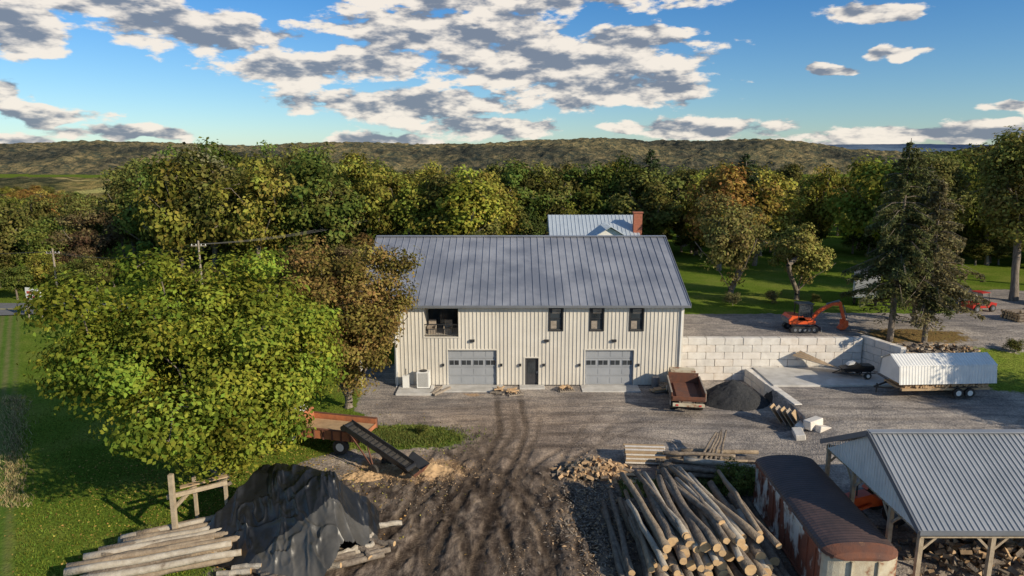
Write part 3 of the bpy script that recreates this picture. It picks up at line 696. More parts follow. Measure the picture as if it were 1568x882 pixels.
# ------------------------------------------------------------------ retaining walls
def blockwall(name,x0,y0,x1,y1,z0,z1f,thick=.6,bl=1.5,bh=.6):
    r=root(name);b=B();ln=math.hypot(x1-x0,y1-y0);ux,uy=(x1-x0)/ln,(y1-y0)/ln;rz=math.atan2(uy,ux);row=0
    z=z0
    while z<z1f(0)-.05 or row==0:
        s=-(bl/2)*(row%2)
        while s<ln-.05:
            a=max(s,0);e=min(s+bl,ln)
            mid=(a+e)/2
            if e-a>.1 and z+bh<=z1f(mid)+.31:
                b.box(x0+ux*mid+random.gauss(0,.012)*uy,y0+uy*mid+random.gauss(0,.012)*ux,z+bh/2,e-a-.025,thick+random.uniform(-.03,.03),bh-.02,random.choice([0,0,1,2]),rz)
            s+=bl
        z+=bh;row+=1
        if row>9: break
    b.obj('blocks',['blk1','blk2','blk3'],r,bevel=.03)
    return r
blockwall('retaining_wall',13.6,54.1,28.6,54.1,-.02,lambda s:3.6)
blockwall('retaining_wall',28.9,54.4,30.1,50.6,.7,lambda s:3.7,bh=.6)
blockwall('low_block_wall',19.35,53.7,20.3,43.4,-.15,lambda s:1.2 if s<8 else .6)
b=B();b.bb(19.75,29.0,49.3,53.75,.85,1.14,0);b.obj('concrete_slab',['conc'],None,bevel=.02)
b=B()
for (x,y,z,rz,mi) in [(19.3,43.0,.3,.9,2),(20.5,42.2,.45,.3,2),(19.9,42.6,.8,.5,1),(18.7,41.9,.25,1.4,0)]:
    b.box(x,y,z,1.25,.6,.6,mi,rz,random.uniform(-.15,.15),random.uniform(-.2,.2))
rr=root('concrete_blocks');b.obj('blocks',['blk1','blk2','blk3'],rr,bevel=.03)
b=B()
for i in range(5): b.box(18.4+i*.25,44.9-i*.3,.6,1.2,1.3,.05,i%2,1.0,.9,.1)
rr=root('leaning_plywood_sheets');b.obj('sheets',['wood','oldwood'],rr)
rr=root('leaning_lumber');b=B()
for i in range(7): b.beam((23.4-i*.12,53.5-i*.05,2.6-i*.05),(26.6+i*.15,52.6-i*.2,1.18),.16,.06,i%2)
b.obj('planks',['oldwood','wood'],rr)
rr=root('boat_trailer',(27.0,51.2,1.14),.05);b=B()
for s in(-1,1): wheel(b,.5,s*.62,.28,.18,1,2);b.beam((-1.0,s*.5,.45),(1.2,s*.5,.45),.07,.07,0)
for q in(-.9,0,.9): b.beam((q,-.5,.45),(q,.5,.45),.06,.06,0)
b.beam((-1,.5,.45),(-2.0,0,.4),.07,.07,0);b.beam((-1,-.5,.45),(-2.0,0,.4),.07,.07,0)
b.prism([(-1.1,.55),(.9,.5),(1.2,.75),(1.1,1.0),(.2,1.02),(-.2,1.25),(-.5,1.0),(-1.4,.8)],-.38,.38,'xz',3);b.prism([(-.9,1.0),(-.4,1.06),(-.3,1.3),(-.75,1.2)],-.2,.2,'xz',2)
b.obj('frame_and_hull',['black','rubber','white','tarp'],rr,bevel=.02)
# ------------------------------------------------------------------ piles
def mound(name,x,y,rx,ry,h,mat,seed,rough=.2,n=60,power=1.2):
    u=np.linspace(-1.15,1.15,n);U,Vv=np.meshgrid(u,u);r=np.hypot(U,Vv)
    z=h*np.clip(1-r**power,-.1,1)+rough*(fbm(U*3+9,Vv*3,seed)-.5)*ss(1.2-r,0,.4)+rough*.5*(fbm(U*14,Vv*14,seed+3)-.5)
    g=height(x+U*rx,y+Vv*ry)
    z=np.where(r>1.05,-.15,z)+g
    me=fastmesh(name,np.stack([x+U*rx,y+Vv*ry,z],-1).reshape(-1,3),gridfaces(n,n),mats=[M[mat]])
    o=bpy.data.objects.new(name,me);col.objects.link(o);return o
mound('dark_stone_pile',16.7,49.2,2.7,2.3,1.6,'coal',4,.35)
mound('sawdust_pile',-5.0,37.5,1.5,.8,.4,'saw',8,.3);mound('sawdust_pile',-8.6,36.6,1.2,.7,.3,'saw',9,.3)
# ------------------------------------------------------------------ rusty dump truck in the yard
rr=root('rusty_dump_truck',(12.9,48.6,0.0),R(-8));b=B()
for s in(-1,1):
    wheel(b,s*1.0,-1.3,.45,.3,2,3,'x');wheel(b,s*1.0,2.0,.45,.28,2,3,'x');wheel(b,s*.7,-1.3,.45,.25,2,3,'x')
    b.beam((s*.4,-2.4,.75),(s*.4,3.0,.75),.1,.2,1)
b.bb(-1.15,1.15,-2.4,1.4,.95,1.05,0)
b.bb(-1.2,-1.12,-2.4,1.4,.95,1.6,0);b.bb(1.12,1.2,-2.4,1.4,.95,1.6,0);b.bb(-1.12,1.12,1.32,1.4,1.05,1.9,0)
b.bb(-1.12,1.12,-2.45,-2.38,1.05,1.32,0)
for y in np.arange(-2.2,1.5,.55): b.bb(-1.26,-1.2,y-.04,y+.04,.95,1.62,1);b.bb(1.2,1.26,y-.04,y+.04,.95,1.62,1)
for s in(-1,1): b.bb(s*1.19-.06,s*1.19+.06,-2.42,1.42,1.6,1.67,1)
b.bb(-1.1,1.1,-2.62,-2.48,.62,.86,4);b.bb(-.9,-.7,-2.65,-2.62,.68,.8,5);b.bb(.7,.9,-2.65,-2.62,.68,.8,5)
b.prism([(1.55,.6),(3.9,.6),(3.9,1.25),(3.0,1.35),(2.6,1.95),(1.6,1.95)],-.95,.95,'yz',4)
b.prism([(2.64,1.4),(2.98,1.4),(2.62,1.88)],-.97,.97,'yz',6)
b.bb(-.8,.8,-2.2,1.2,1.06,1.16,7)
b.obj('truck',['rust','oldwood','rubber','white','cream_rust','signred','glass','rust'],rr,bevel=.015)
rr=root('timber_stack',(12.0,51.2,0),.3);b=B()
for i in range(9): b.beam((-1.0+random.uniform(-.2,.2),-.3+.15*(i%5),.12+.13*(i//5)),(1.0+random.uniform(-.2,.2),-.3+.15*(i%5),.12+.13*(i//5)),.13,.1,i%2)
b.obj('boards',['oldwood','wood'],rr)
rr=root('covered_firewood_trailer',(30.9,47.6,1.15),R(3));b=B()
b.bb(-3.2,3.3,-1.1,1.1,.55,.72,1)
for xx in(.9,1.75):
    for s in(-1,1): wheel(b,xx,s*1.15,.36,.22,2,3)
b.bb(.4,2.25,-1.32,-1.02,.78,.83,6);b.bb(.4,2.25,1.02,1.32,.78,.83,6)
b.beam((-3.2,.8,.6),(-4.6,0,.55),.1,.1,6);b.beam((-3.2,-.8,.6),(-4.6,0,.55),.1,.1,6);b.cyl((-4.4,0,.1),(-4.4,0,.8),.05,mi=6)
for i in range(150):
    x=random.uniform(-3.0,3.1);z=random.uniform(.8,1.15);b.cyl((x,-1.12+random.uniform(-.05,.05),z),(x,1.1,z),random.uniform(.06,.11),n=6,mi=4)
b.bb(-2.9,3.0,-.95,.95,.72,1.9,4)
def corr(y0,z0,y1,z1,xa,xb_,mi):
    n=int((xb_-xa)/.11);vs=[];fs=[]
    dy,dz=y1-y0,z1-z0;l=math.hypot(dy,dz);ny,nz_=-dz/l,dy/l
    if nz_<0: ny,nz_=-ny,-nz_
    for i in range(n+1):
        o=.014*(1 if i%2 else -1)
        x=xa+(xb_-xa)*i/n;vs+=[(x,y0+ny*o,z0+nz_*o),(x,y1+ny*o,z1+nz_*o)]
    for i in range(n): fs.append((2*i,2*i+2,2*i+3,2*i+1))
    b.add(vs,fs,mi)
for s in(-1,1):
    corr(s*1.34,1.1,s*1.14,2.45,-3.6,3.55,5);corr(s*1.18,2.38,0,3.0,-3.65,3.6,5)
b.prism([(-1.28,1.15),(1.28,1.15),(1.1,2.4),(0,2.94),(-1.1,2.4)],-3.5,-3.45,'yz',5)
b.prism([(-1.28,1.15),(1.28,1.15),(1.1,2.4),(0,2.94),(-1.1,2.4)],3.4,3.45,'yz',5)
b.obj('trailer',['wood','wood','rubber','white','split','white','black'],rr)
# ------------------------------------------------------------------ excavator
rr=root('mini_excavator',(24.6,56.6,3.5),R(0));b=B()
for s in(-1,1):
    b.prism([(-1.15,.12),(-.95,0),(.95,0),(1.15,.12),(1.2,.35),(1.0,.55),(-1.0,.55),(-1.2,.35)],s*.75-.2,s*.75+.2,'xz',1)
    for q in(-.8,-.4,0,.4,.8): b.cyl((q,s*.75-.22,.27),(q,s*.75+.22,.27),.13,n=10,mi=3)
b.bb(-.6,.6,-.5,.5,.35,.7,3);b.bb(1.35,1.45,-.95,.95,.1,.5,3);b.beam((.5,0,.4),(1.4,0,.3),.5,.12,3)
b.prism([(-1.25,.75),(.9,.75),(.9,1.05),(.1,1.15),(-.2,1.45),(-1.1,1.45),(-1.35,1.1)],-.85,.85,'xz',0)
b.bb(-1.38,-1.2,-.7,.7,.8,1.2,3)
for x in(-.55,.55):
    for y in(-.82,.1): b.bb(x-.04,x+.04,y-.04,y+.04,1.1,2.45,1)
b.bb(-.65,.65,-.9,.18,2.42,2.52,1);b.bb(-.5,.5,-.78,-.76,1.35,2.4,2);b.bb(.5,.53,-.78,.06,1.35,2.4,2);b.bb(-.55,.55,-.85,-.8,1.05,1.35,0);b.bb(-.3,.1,-.6,-.1,1.2,1.8,1)
pts=[(.9,.95),(1.6,1.75),(2.6,2.3),(3.4,2.3)]
for p,q in zip(pts[:-1],pts[1:]): b.beam((p[0],.1,p[1]),(q[0],.1,q[1]),.22,.28,0)
b.beam((3.2,.1,2.5),(3.75,.1,.9),.18,.24,0);b.beam((1.1,.1,1.0),(2.0,.1,1.75),.08,.08,3);b.beam((2.1,.1,2.3),(3.2,.1,2.62),.1,.1,3);b.beam((3.55,.1,2.2),(3.95,.1,1.1),.08,.08,3)
b.prism([(3.55,.95),(3.95,.9),(4.0,.45),(3.75,.15),(3.35,.1),(3.3,.2),(3.55,.5)],-.25,.45,'xz',0)
b.obj('machine',['orange','black','glass','trim'],rr,bevel=.02)
# ------------------------------------------------------------------ box truck, cars
rr=root('box_truck',(36.2,68.5,3.5),R(62));b=B()
b.bb(-3.2,2.0,-1.15,1.15,.9,3.3,0);b.bb(-3.25,2.05,-1.18,1.18,3.3,3.36,3);b.bb(-3.24,-3.2,-1.0,1.0,1.0,3.2,0)
b.prism([(2.1,.6),(4.0,.6),(4.0,1.3),(3.4,1.5),(3.0,2.2),(2.1,2.2)],-1,1,'xz',0);b.prism([(3.02,1.55),(3.42,1.5),(3.06,2.12)],-1.02,1.02,'xz',2)
for x in(-2,3.1):
    for s in(-1,1): wheel(b,x,s*.95,.45,.25,1,3)
b.bb(-3.1,3.9,-.5,.5,.5,.8,1)
b.obj('truck',['white','rubber','glass','trim'],rr,bevel=.03)
def car(name,x,y,rz,mat,L_=4.4,H_=1.45):
    rr=root(name,(x,y,H1(x,y)),rz);b=B();h=H_
    b.prism([(-L_/2,.3),(L_/2,.3),(L_/2,.65),(L_/2-.25,.78),(L_*.22,.9),(-L_/2+.1,.92),(-L_/2,.7)],-.88,.88,'xz',0)
    b.prism([(-L_*.42,.9),(L_*.2,.9),(L_*.06,h-.05),(-L_*.33,h-.05)],-.78,.78,'xz',2);b.bb(-L_*.32,L_*.05,-.72,.72,h-.05,h,0)
    for q in(-L_*.3,L_*.3):
        for s in(-1,1): wheel(b,q,s*.8,.33,.22,1,3)
    b.bb(-L_/2-.04,-L_/2+.02,-.8,-.5,.6,.75,4);b.bb(-L_/2-.04,-L_/2+.02,.5,.8,.6,.75,4)
    b.obj('body',[mat,'rubber','glass','white','signred'],rr,bevel=.04)
car('parked_car',43.5,67,R(160),'trim');car('parked_car',46.8,70,R(20),'black')
car('parked_pickup',55,66.5,R(10),'trim',5,1.7)
rr=root('utility_vehicle',(44.9,64.2,3.5),R(15));b=B()
b.prism([(-1.4,.4),(1.4,.4),(1.5,.8),(.7,.95),(.5,.6),(-.4,.6),(-.5,.9),(-1.4,.9)],-.65,.65,'xz',0)
for q in(-.95,.95):
    for s in(-1,1): wheel(b,q,s*.65,.34,.25,1,2)
for x in(-.45,.6):
    for s in(-1,1): b.beam((x,s*.6,.8),(x*.7,s*.55,1.85),.06,.06,1)
b.bb(-.5,.55,-.62,.62,1.83,1.9,0);b.bb(-.3,.2,-.5,.5,.6,1.0,1);b.obj('body',['red','rubber','trim'],rr,bevel=.02)
rr=root('firewood_stack',(34.2,53.2,H1(34.2,53.2)));b=B()
for i in range(170):
    x=random.uniform(-3,3.2);y=random.uniform(-.5,.5);z=random.uniform(.05,.7)*(1-abs(x)/5);a_=random.uniform(0,3.1)
    b.beam((x,y,z),(x+.4*math.cos(a_),y+.4*math.sin(a_),z+random.uniform(-.1,.15)),.14,.12,random.choice([0,1,2]))
b.obj('billets',['split','log','oldwood'],rr)
rr=root('log_stack',(47,60.5,3.5),.1);b=B()
for i in range(22): b.log((-1.8,-.9+.3*(i%7),.18+.26*(i//7)),(1.8,-.9+.3*(i%7),.18+.26*(i//7)),.14,.12,0,1)
b.obj('logs',['log','logend'],rr,smooth=False)
# ------------------------------------------------------------------ pole barn bottom right
pb=root('pole_barn')
PX0,PX1,PYn,PYr,PYf,PZe,PZr=16.2,32,24.8,29.2,33.6,3.5,5.8
b=B()
for y0 in(PYn,PYf):
    b.add([(PX0,y0,PZe),(PX1,y0,PZe),(PX1,PYr,PZr),(PX0,PYr,PZr),(PX0,y0,PZe-.05),(PX1,y0,PZe-.05),(PX1,PYr,PZr-.05),(PX0,PYr,PZr-.05)],[(0,1,2,3),(7,6,5,4),(0,4,5,1),(1,5,6,2),(3,7,4,0)])
    x=PX0+.12
    while x<PX1:
        b.beam((x,y0,PZe+.012),(x,PYr,PZr+.012),.05,.05);x+=.23
b.beam((PX0,PYr,PZr+.05),(PX1,PYr,PZr+.05),.36,.05)
b.obj('roof',['roof2'],pb)
b=B()
for s in(PYn,PYf): b.beam((PX0-.04,s,PZe-.05),(PX0-.04,PYr,PZr-.03),.06,.24,0)
b.bb(PX0,PX1,PYn-.05,PYn-.01,PZe-.18,PZe+.0,0)
b.prism([(PYn+.5,PZe-.2),(PYr,PZr-.12),(PYf-.5,PZe-.2)],PX0+.12,PX0+.16,'yz',1)
y=PYn+.6
while y<PYf-.5:
    zt=PZe+(PZr-PZe)*(1-abs(y-PYr)/4.4)-.22
    if zt>PZe-.15: b.bb(PX0+.095,PX0+.12,y-.02,y+.02,PZe-.2,zt,1)
    y+=.23
b.obj('gable_siding',['trim','white'],pb)
b=B()
for y in(PYn+.35,27.3,30.6,PYf-.35):
    b.bb(PX0+.2,PX0+.38,y-.09,y+.09,-.1,PZe-.1,0)
for x in(19.4,22.7,26,29.3,31.7):
    for y in(PYn+.35,PYf-.35):
        b.bb(x-.09,x+.09,y-.09,y+.09,-.1,PZe-.2,0)
for y in(PYn+.35,PYf-.35):
    for x in(16.5,19.4,22.7,26,29.3):
        b.beam((x+.1,y,PZe-1.0),(x+.75,y,PZe-.35),.06,.1,0);
        if x>17: b.beam((x-.1,y,PZe-1.0),(x-.75,y,PZe-.35),.06,.1,0)
b.beam((PX0+.2,PYn+.24,PZe-.3),(PX1,PYn+.24,PZe-.3),.06,.28,0);b.beam((PX0+.2,PYf-.24,PZe-.3),(PX1,PYf-.24,PZe-.3),.06,.28,0)
b.beam((PX0+.3,PYn+.35,PZe-.3),(PX0+.3,PYf-.35,PZe-.3),.06,.25,0)
for x in np.arange(PX0+1.5,PX1,1.6):
    b.beam((x,PYn+.3,PZe-.1),(x,PYf-.3,PZe-.1),.05,.14,0);b.beam((x,PYn+.3,PZe-.12),(x,PYr,PZr-.15),.05,.12,0);b.beam((x,PYf-.3,PZe-.12),(x,PYr,PZr-.15),.05,.12,0)
for y in(27.3,30.6):
    b.beam((PX0+.3,y+.1,PZe-1.0),(PX0+.3,y+.75,PZe-.35),.06,.1,0);b.beam((PX0+.3,y-.1,PZe-1.0),(PX0+.3,y-.75,PZe-.35),.06,.1,0)
b.obj('posts_and_trusses',['post'],pb)
rr=root('tractor',(18.2,32.0,0),R(190));b=B()
for s in(-1,1): wheel(b,-.9,s*.8,.7,.4,1,2);wheel(b,1.1,s*.7,.42,.28,1,2)
b.prism([(-.6,.8),(1.6,.7),(1.65,1.25),(.2,1.45),(-.3,1.1),(-.6,1.1)],-.32,.32,'xz',0)
for s in(-1,1): b.prism([(-1.6,1.0),(-1.3,1.5),(-.6,1.55),(-.2,1.2),(-.6,1.42),(-1.2,1.4)],s*.8-.22,s*.8+.22,'xz',0);b.beam((-1.1,s*.55,1.4),(-1.1,s*.55,2.4),.07,.07,1)
b.beam((-1.1,-.55,2.4),(-1.1,.55,2.4),.07,.07,1);b.bb(-1.3,-.8,-.25,.25,1.1,1.5,1);b.cyl((.9,.1,1.3),(.9,.1,1.9),.04,mi=1);b.cyl((-.35,0,1.2),(-.55,0,1.6),.03,mi=1)
for s in(-1,1): b.beam((.3,s*.5,1.0),(2.1,s*.5,.5),.1,.14,0)
b.prism([(2.1,.1),(2.6,.1),(2.3,.6),(2.1,.7)],-.8,.8,'xz',0);b.obj('machine',['orange','rubber','trim'],rr,bevel=.02)
rr=root('firewood_heap',(0,0,0));b=B()
def billets(b,cx,cy,rx,ry,h,n,ms=(0,0,1)):
    for i in range(n):
        u=random.gauss(0,.42);v=random.gauss(0,.42);q=max(0,1-math.hypot(u,v)*.85)
        x=cx+u*rx;y=cy+v*ry;z=H1(x,y)+random.uniform(.05,max(.12,h*q));a_=random.uniform(0,6.28);t=random.uniform(-.5,.5);l=.45
        p0=Vector((x,y,z));d=Vector((math.cos(a_)*math.cos(t),math.sin(a_)*math.cos(t),math.sin(t)))*l/2
        a=d.orthogonal().normalized();c=d.cross(a).normalized();w=random.uniform(.07,.13);mi=random.choice(ms)
        tri=[a*w,(c*w-a*w*.7),(-c*w-a*w*.7)];vs=[p0-d+k for k in tri]+[p0+d+k for k in tri]
        b.add(vs,[(0,1,4,3),(1,2,5,4),(2,0,3,5),(2,1,0),(3,4,5)],[mi,mi,mi,0,0])
billets(b,4.9,37.0,2.0,1.2,1.0,420)
b.obj('billets',['split','log'],rr)
rr=root('firewood_heap',(0,0,0));b=B();billets(b,22,28.5,4,2.5,1.8,700,(0,1,1));billets(b,28,29,3,2.5,1.8,400,(0,1,1));b.obj('billets',['split','log'],rr)
rr=root('firewood_heap',(0,0,0));b=B();billets(b,51,62.5,3,1.5,1.6,300,(0,1,1));b.obj('billets',['split','log'],rr)
# ------------------------------------------------------------------ rusty box body
rr=root('rusty_boxcar',(14.15,29.2,.05),R(-1.5));b=B()
W,Ln,h=1.5,4.1,2.35
b.bb(-W,-W+.05,-Ln,Ln-.0,.1,h,0);b.bb(W-.05,W,-Ln,Ln,.1,h,0);b.bb(-W+.05,W-.05,Ln-.05,Ln,.1,h,0);b.bb(-W+.05,W-.05,-Ln+.05,Ln-.05,.1,.2,0)
y=-Ln+.5
while y<Ln: 
    for s in(-1,1): b.bb(s*(W+.025)-.025,s*(W+.025)+.025,y-.045,y+.045,.15,h-.05,0)
    y+=.82
for s in(-1,1):
    b.bb(s*(W+.03)-.03,s*(W+.03)+.03,-Ln,Ln,h-.08,h+.02,0);b.bb(s*(W+.03)-.03,s*(W+.03)+.03,-Ln,Ln,.08,.2,0)
n=14;prof=[]
for i in range(n+1):
    t=i/n*math.pi;prof.append((-W*math.cos(t),-Ln-.55*math.sin(t)**.8))
vs=[(p[0],p[1],.1) for p in prof]+[(p[0],p[1],h) for p in prof]
b.add(vs,[(i,i+1,n+2+i,n+1+i) for i in range(n)],1)
b.bb(-.55,-.5,-Ln-.62,-Ln-.5,.2,h-.1,1);b.bb(.5,.55,-Ln-.62,-Ln-.5,.2,h-.1,1)
b.obj('body',['rustpeel','cream_rust'],rr)
b=B();m_=12;rows=[]
yy=[-Ln-.6,-Ln-.45,-Ln-.2]+list(np.arange(-Ln,Ln+.01,.1))
for j,y in enumerate(yy):
    wv_=W*1.03;fall={0:.30,1:.16,2:.05}.get(j,0);ws={0:.55,1:.8,2:.94}.get(j,1)
    cg=.02*(j%2)
    rows.append([(-wv_*ws*math.cos(i/m_*math.pi),y,h+(.42-fall)*math.sin(i/m_*math.pi)**.9-(fall*.1)+cg) for i in range(m_+1)])
vs=[p for r in rows for p in r]
b.add(vs,[(j*(m_+1)+i,j*(m_+1)+i+1,(j+1)*(m_+1)+i+1,(j+1)*(m_+1)+i) for j in range(len(yy)-1) for i in range(m_)],[1 if j<3 else 0 for j in range(len(yy)-1) for i in range(m_)])
e=len(yy)-1;b.add(rows[e],[tuple(range(m_+1))],0)
b.add(rows[0]+[(-W,-Ln-.1,h-.01),(W,-Ln-.1,h-.01)],[tuple(range(m_+1))],1)
b.obj('roof',['darkroof','rust'],rr)
# ------------------------------------------------------------------ log piles
def pile(name,fn):
    r=root(name);b=B();fn(b);b.obj('logs',['log','logend','logpale','logmid'],r,smooth=True)
def f1(b):
    for lay in range(5):
        n=17-lay*2
        for i in range(n):
            x=4.9+lay*.45+i*.44+random.gauss(0,.12);r=random.uniform(.14,.27)
            y0=25.6+random.gauss(0,.6)+lay*.3;y1=y0+random.uniform(4.8,7.2)
            z=.22+lay*.34
            b.log((x,y0,z+random.gauss(0,.05)),(x+random.gauss(-.2,.35),y1,z+random.gauss(.0,.12)),r,r*.72,random.choice([0,0,3,3,0,2]))
    for i in range(11):
        x=random.uniform(7,11.5);r=random.uniform(.13,.2);b.log((x,27+random.gauss(0,.6),1.9+random.uniform(-.1,.1)),(x+random.gauss(-.8,.6),33+random.gauss(0,.6),1.7),r,r*.7,random.choice([0,2,2,3]))
pile('log_pile',f1)
def f2(b):
    for i in range(28):
        x=random.uniform(8.2,10.5);y=random.uniform(36.2,39);r=random.uniform(.12,.2);z=.2+random.uniform(0,.9)*(1-abs(y-37.5)/2.2)
        b.log((x,y,z),(x+random.uniform(3.5,5.2),y+random.uniform(-1.6,.6),z*.6+.1),r,r*.7,random.choice([0,0,3,2]))
    for i in range(5): b.log((11+i*.3,37.5,.5),(12.5+i*.2,39.5+random.random(),1.4),.09,.06,0)
pile('log_pile',f2)
def f3(b):
    for i in range(30):
        lay=i//10;k=i%10
        x=-18.6+k*.05;y=25.8+k*.33+lay*.1;r=random.uniform(.13,.22)
        b.log((x+random.uniform(-.5,1),y,.25+lay*.3),(x+5.5+random.uniform(-1,1.0),y+2.0+random.gauss(0,.3),.3+lay*.33),r,r*.8,random.choice([0,2,2,3]))
    for i in range(7): b.log((-11.5+random.random(),26.0+i*.25,.2),(-6.6+random.random(),28.2+i*.15,.25),.16,.13,0)
pile('log_pile',f3)
rr=root('lumber_stack',(8.0,38.6,H1(8,38.6)),R(-4));b=B()
for l in range(6):
    for q in range(5): b.bb(-1.2+random.uniform(-.05,.05),1.2+random.uniform(-.05,.05),-.6+q*.24,-.6+q*.24+.21,.1+l*.13,.1+l*.13+.1,(l+q)%2)
b.obj('boards',['blk3','wood'],rr)
# tarp-covered pile
rr=root('tarp_covered_woodpile')
n=260;u=np.linspace(-1.1,1.1,n);U,Vv=np.meshgrid(u,u)
A_,Bq=4.1,3.2
def crs_(a,w,p=1.5): return np.clip(1-np.abs(a-.47)/w,0,1)**p
def tarph(U,V):
    ridge=2.8+.16*np.sin(U*2.6+1)+.25*(fbm(U*4,U*0+3,5,2)-.4)
    Vs=V-.24+.10*np.sin(U*3)
    sl=np.where(Vs<0,1.12-np.abs(Vs)*.93,1.10-Vs*1.5)
    te=(1.04-np.abs(U+.10*V))*2.1
    m_=np.minimum(np.minimum(sl,te),1.0)
    z=ridge*np.clip(m_,0,1)
    w1=.22*crs_(fbm(U*2.6+V*1.2+3,V*.55,4,3),.10)
    w2=.17*crs_(fbm(U*1.1-V*1.6+8,V*1.9+U*1.2,14,3),.08)
    w3=.12*crs_(fbm(U*4.5+V*3+1,V*2.2-U*1.5,24,3),.09)
    fine_=.06*(fbm(U*11,V*9,7)-.5)
    lump=.42*(fbm(U*2.1+5,V*2.1,27,3)-.45)
    return z+(w1+w2+w3+fine_+lump)*np.clip(m_*4,0.04,1)
Zt=tarph(U,Vv)
rz=R(-16);cx,cy=-10.6,30.0
Xw=cx+U*A_*math.cos(rz)-(Vv)*Bq*math.sin(rz);Yw=cy+U*A_*math.sin(rz)+(Vv)*Bq*math.cos(rz)
ang=np.arctan2(Vv,U);lim=1.0+.13*np.sin(ang*5+1)*.5+.10*(fbm(ang*3+9,ang*0,3)-.5)
keep=(np.abs(U)**6+np.abs(Vv)**6)**(1/6)<lim-.02
F=gridfaces(n,n);kf=keep.reshape(-1)[F].all(1)
mi=((U-Vv*.9+.25*(fbm(U*2,Vv*2,2)-.5))>.72).reshape(-1)[F[:,0]].astype(int)  # near right side gets the paler tarp, painted as sunlit
me=fastmesh('tarp',np.stack([Xw,Yw,np.maximum(Zt,0)+.1],-1).reshape(-1,3),F[kf],mi[kf],[M['tarp'],M['tarp_lit']],smooth=True)
o=bpy.data.objects.new('tarp',me);col.objects.link(o);o.parent=rr
b=B()
for i in range(34):
    a_=random.uniform(0,6.28);x=cx+math.cos(a_)*4.0;y=cy+math.sin(a_)*3.0
    b.log((x,y,random.uniform(.15,.5)),(x+random.uniform(-1.5,1.5),y+random.uniform(-.8,.8),random.uniform(.15,.6)),.14,.12,random.choice([0,2]))
b.obj('logs',['log','logend','logpale'],rr)
rr=root('wooden_post_frame',(-15.8,29.3,0));b=B()
b.beam((0,0,0),(.05,0,3.7),.2,.2,0);b.beam((-.3,.1,2.5),(2.0,1.4,2.6),.12,.2,0);b.beam((1.9,1.4,0),(1.9,1.4,2.7),.14,.14,0)
b.beam((.1,.6,2.75),(1.9,1.7,2.8),.3,.05,1);b.beam((.1,2.0,0),(.1,2.0,2.6),.14,.14,0);b.beam((.05,.1,2.0),(.1,2.1,2.1),.1,.18,0)
b.obj('timbers',['post','wood'],rr)
# ------------------------------------------------------------------ orange dump truck
rr=root('flatbed_dump_truck',(-11.3,40.7,.02),R(-14));b=B()
for x in(1.0,-3.3):
    for s in(-1,1): wheel(b,x,s*.95,.5,.32,1,3)
for s in(-1,1): b.beam((-4.2,s*.4,.85),(2.2,s*.4,.85),.12,.2,4)
b.bb(-2.0,2.4,-1.2,1.2,1.05,1.15,0)
for s in(-1,1):
    b.bb(-2.0,2.4,s*1.2-.04,s*1.2+.04,1.0,1.6,0)
    for x in np.arange(-1.8,2.4,.6): b.bb(x-.05,x+.05,s*1.27-.04,s*1.27+.04,.98,1.64,2)
    b.bb(-2.02,2.42,s*1.24-.07,s*1.24+.07,1.6,1.68,2)
b.bb(-2.06,-1.98,-1.16,1.16,1.15,2.1,0);b.bb(2.38,2.44,-1.16,1.16,1.15,1.35,0)
b.bb(-1.9,2.3,-1.1,1.1,1.16,1.3,6)
b.prism([(-4.9,.6),(-2.3,.6),(-2.3,2.2),(-3.3,2.25),(-3.7,1.55),(-4.9,1.4)],-1.0,1.0,'xz',3);b.prism([(-3.68,1.6),(-3.34,2.15),(-3.3,1.6)],-1.02,1.02,'xz',5);b.bb(-3.2,-2.5,-1.02,1.02,1.6,2.1,5)
b.bb(-5.0,-4.9,-1,1,.5,.8,4)
b.obj('truck',['orangerust','rubber','rust','white','black','glass','wood'],rr,bevel=.015)
rr=root('wood_conveyor');b=B()
p0=Vector((-9.9,38.7,2.2));p1=Vector((-5.9,36.7,.45))
d=(p1-p0).normalized();sd=d.cross(Vector((0,0,1))).normalized()
b.beam(p0,p1,.8,.06,0)
for s in(-1,1): b.beam(p0+sd*s*.42+Vector((0,0,.12)),p1+sd*s*.42+Vector((0,0,.12)),.05,.32,1)
for t in np.arange(.05,1,.07):
    q=p0.lerp(p1,t)+Vector((0,0,.07));b.beam(q-sd*.38,q+sd*.38,.05,.06,1)
b.cyl(p0-sd*.45,p0+sd*.45,.16,mi=1);b.cyl(p1-sd*.45,p1+sd*.45,.16,mi=1)
m0=p0.lerp(p1,.4)
for s in(-1,1):
    b.beam(m0+sd*s*.4,Vector((m0.x,m0.y,.4))+sd*s*.6+d*.6,.07,.07,2);b.beam(p0.lerp(p1,.1)+sd*s*.4,Vector((m0.x,m0.y,.4))+sd*s*.6+d*.6,.07,.07,2)
    c_=Vector((m0.x,m0.y,.35))+sd*s*.65+d*.6;b.cyl(c_-sd*.09,c_+sd*.09,.35,n=16,mi=3)
for s in(-1,1):
    b.add([p1+sd*s*.42+d*-.6,p1+sd*s*.85+d*-.4+Vector((0,0,.5)),p1+sd*s*.85+d*.9+Vector((0,0,.45)),p1+sd*s*.42+d*.7],[(0,1,2,3)],1)
b.add([p1+sd*.42+d*.7,p1-sd*.42+d*.7,p1-sd*.85+d*.9+Vector((0,0,.45)),p1+sd*.85+d*.9+Vector((0,0,.45))],[(0,1,2,3)],2)
b.obj('machine',['rubber','black','rust','rubber'],rr)
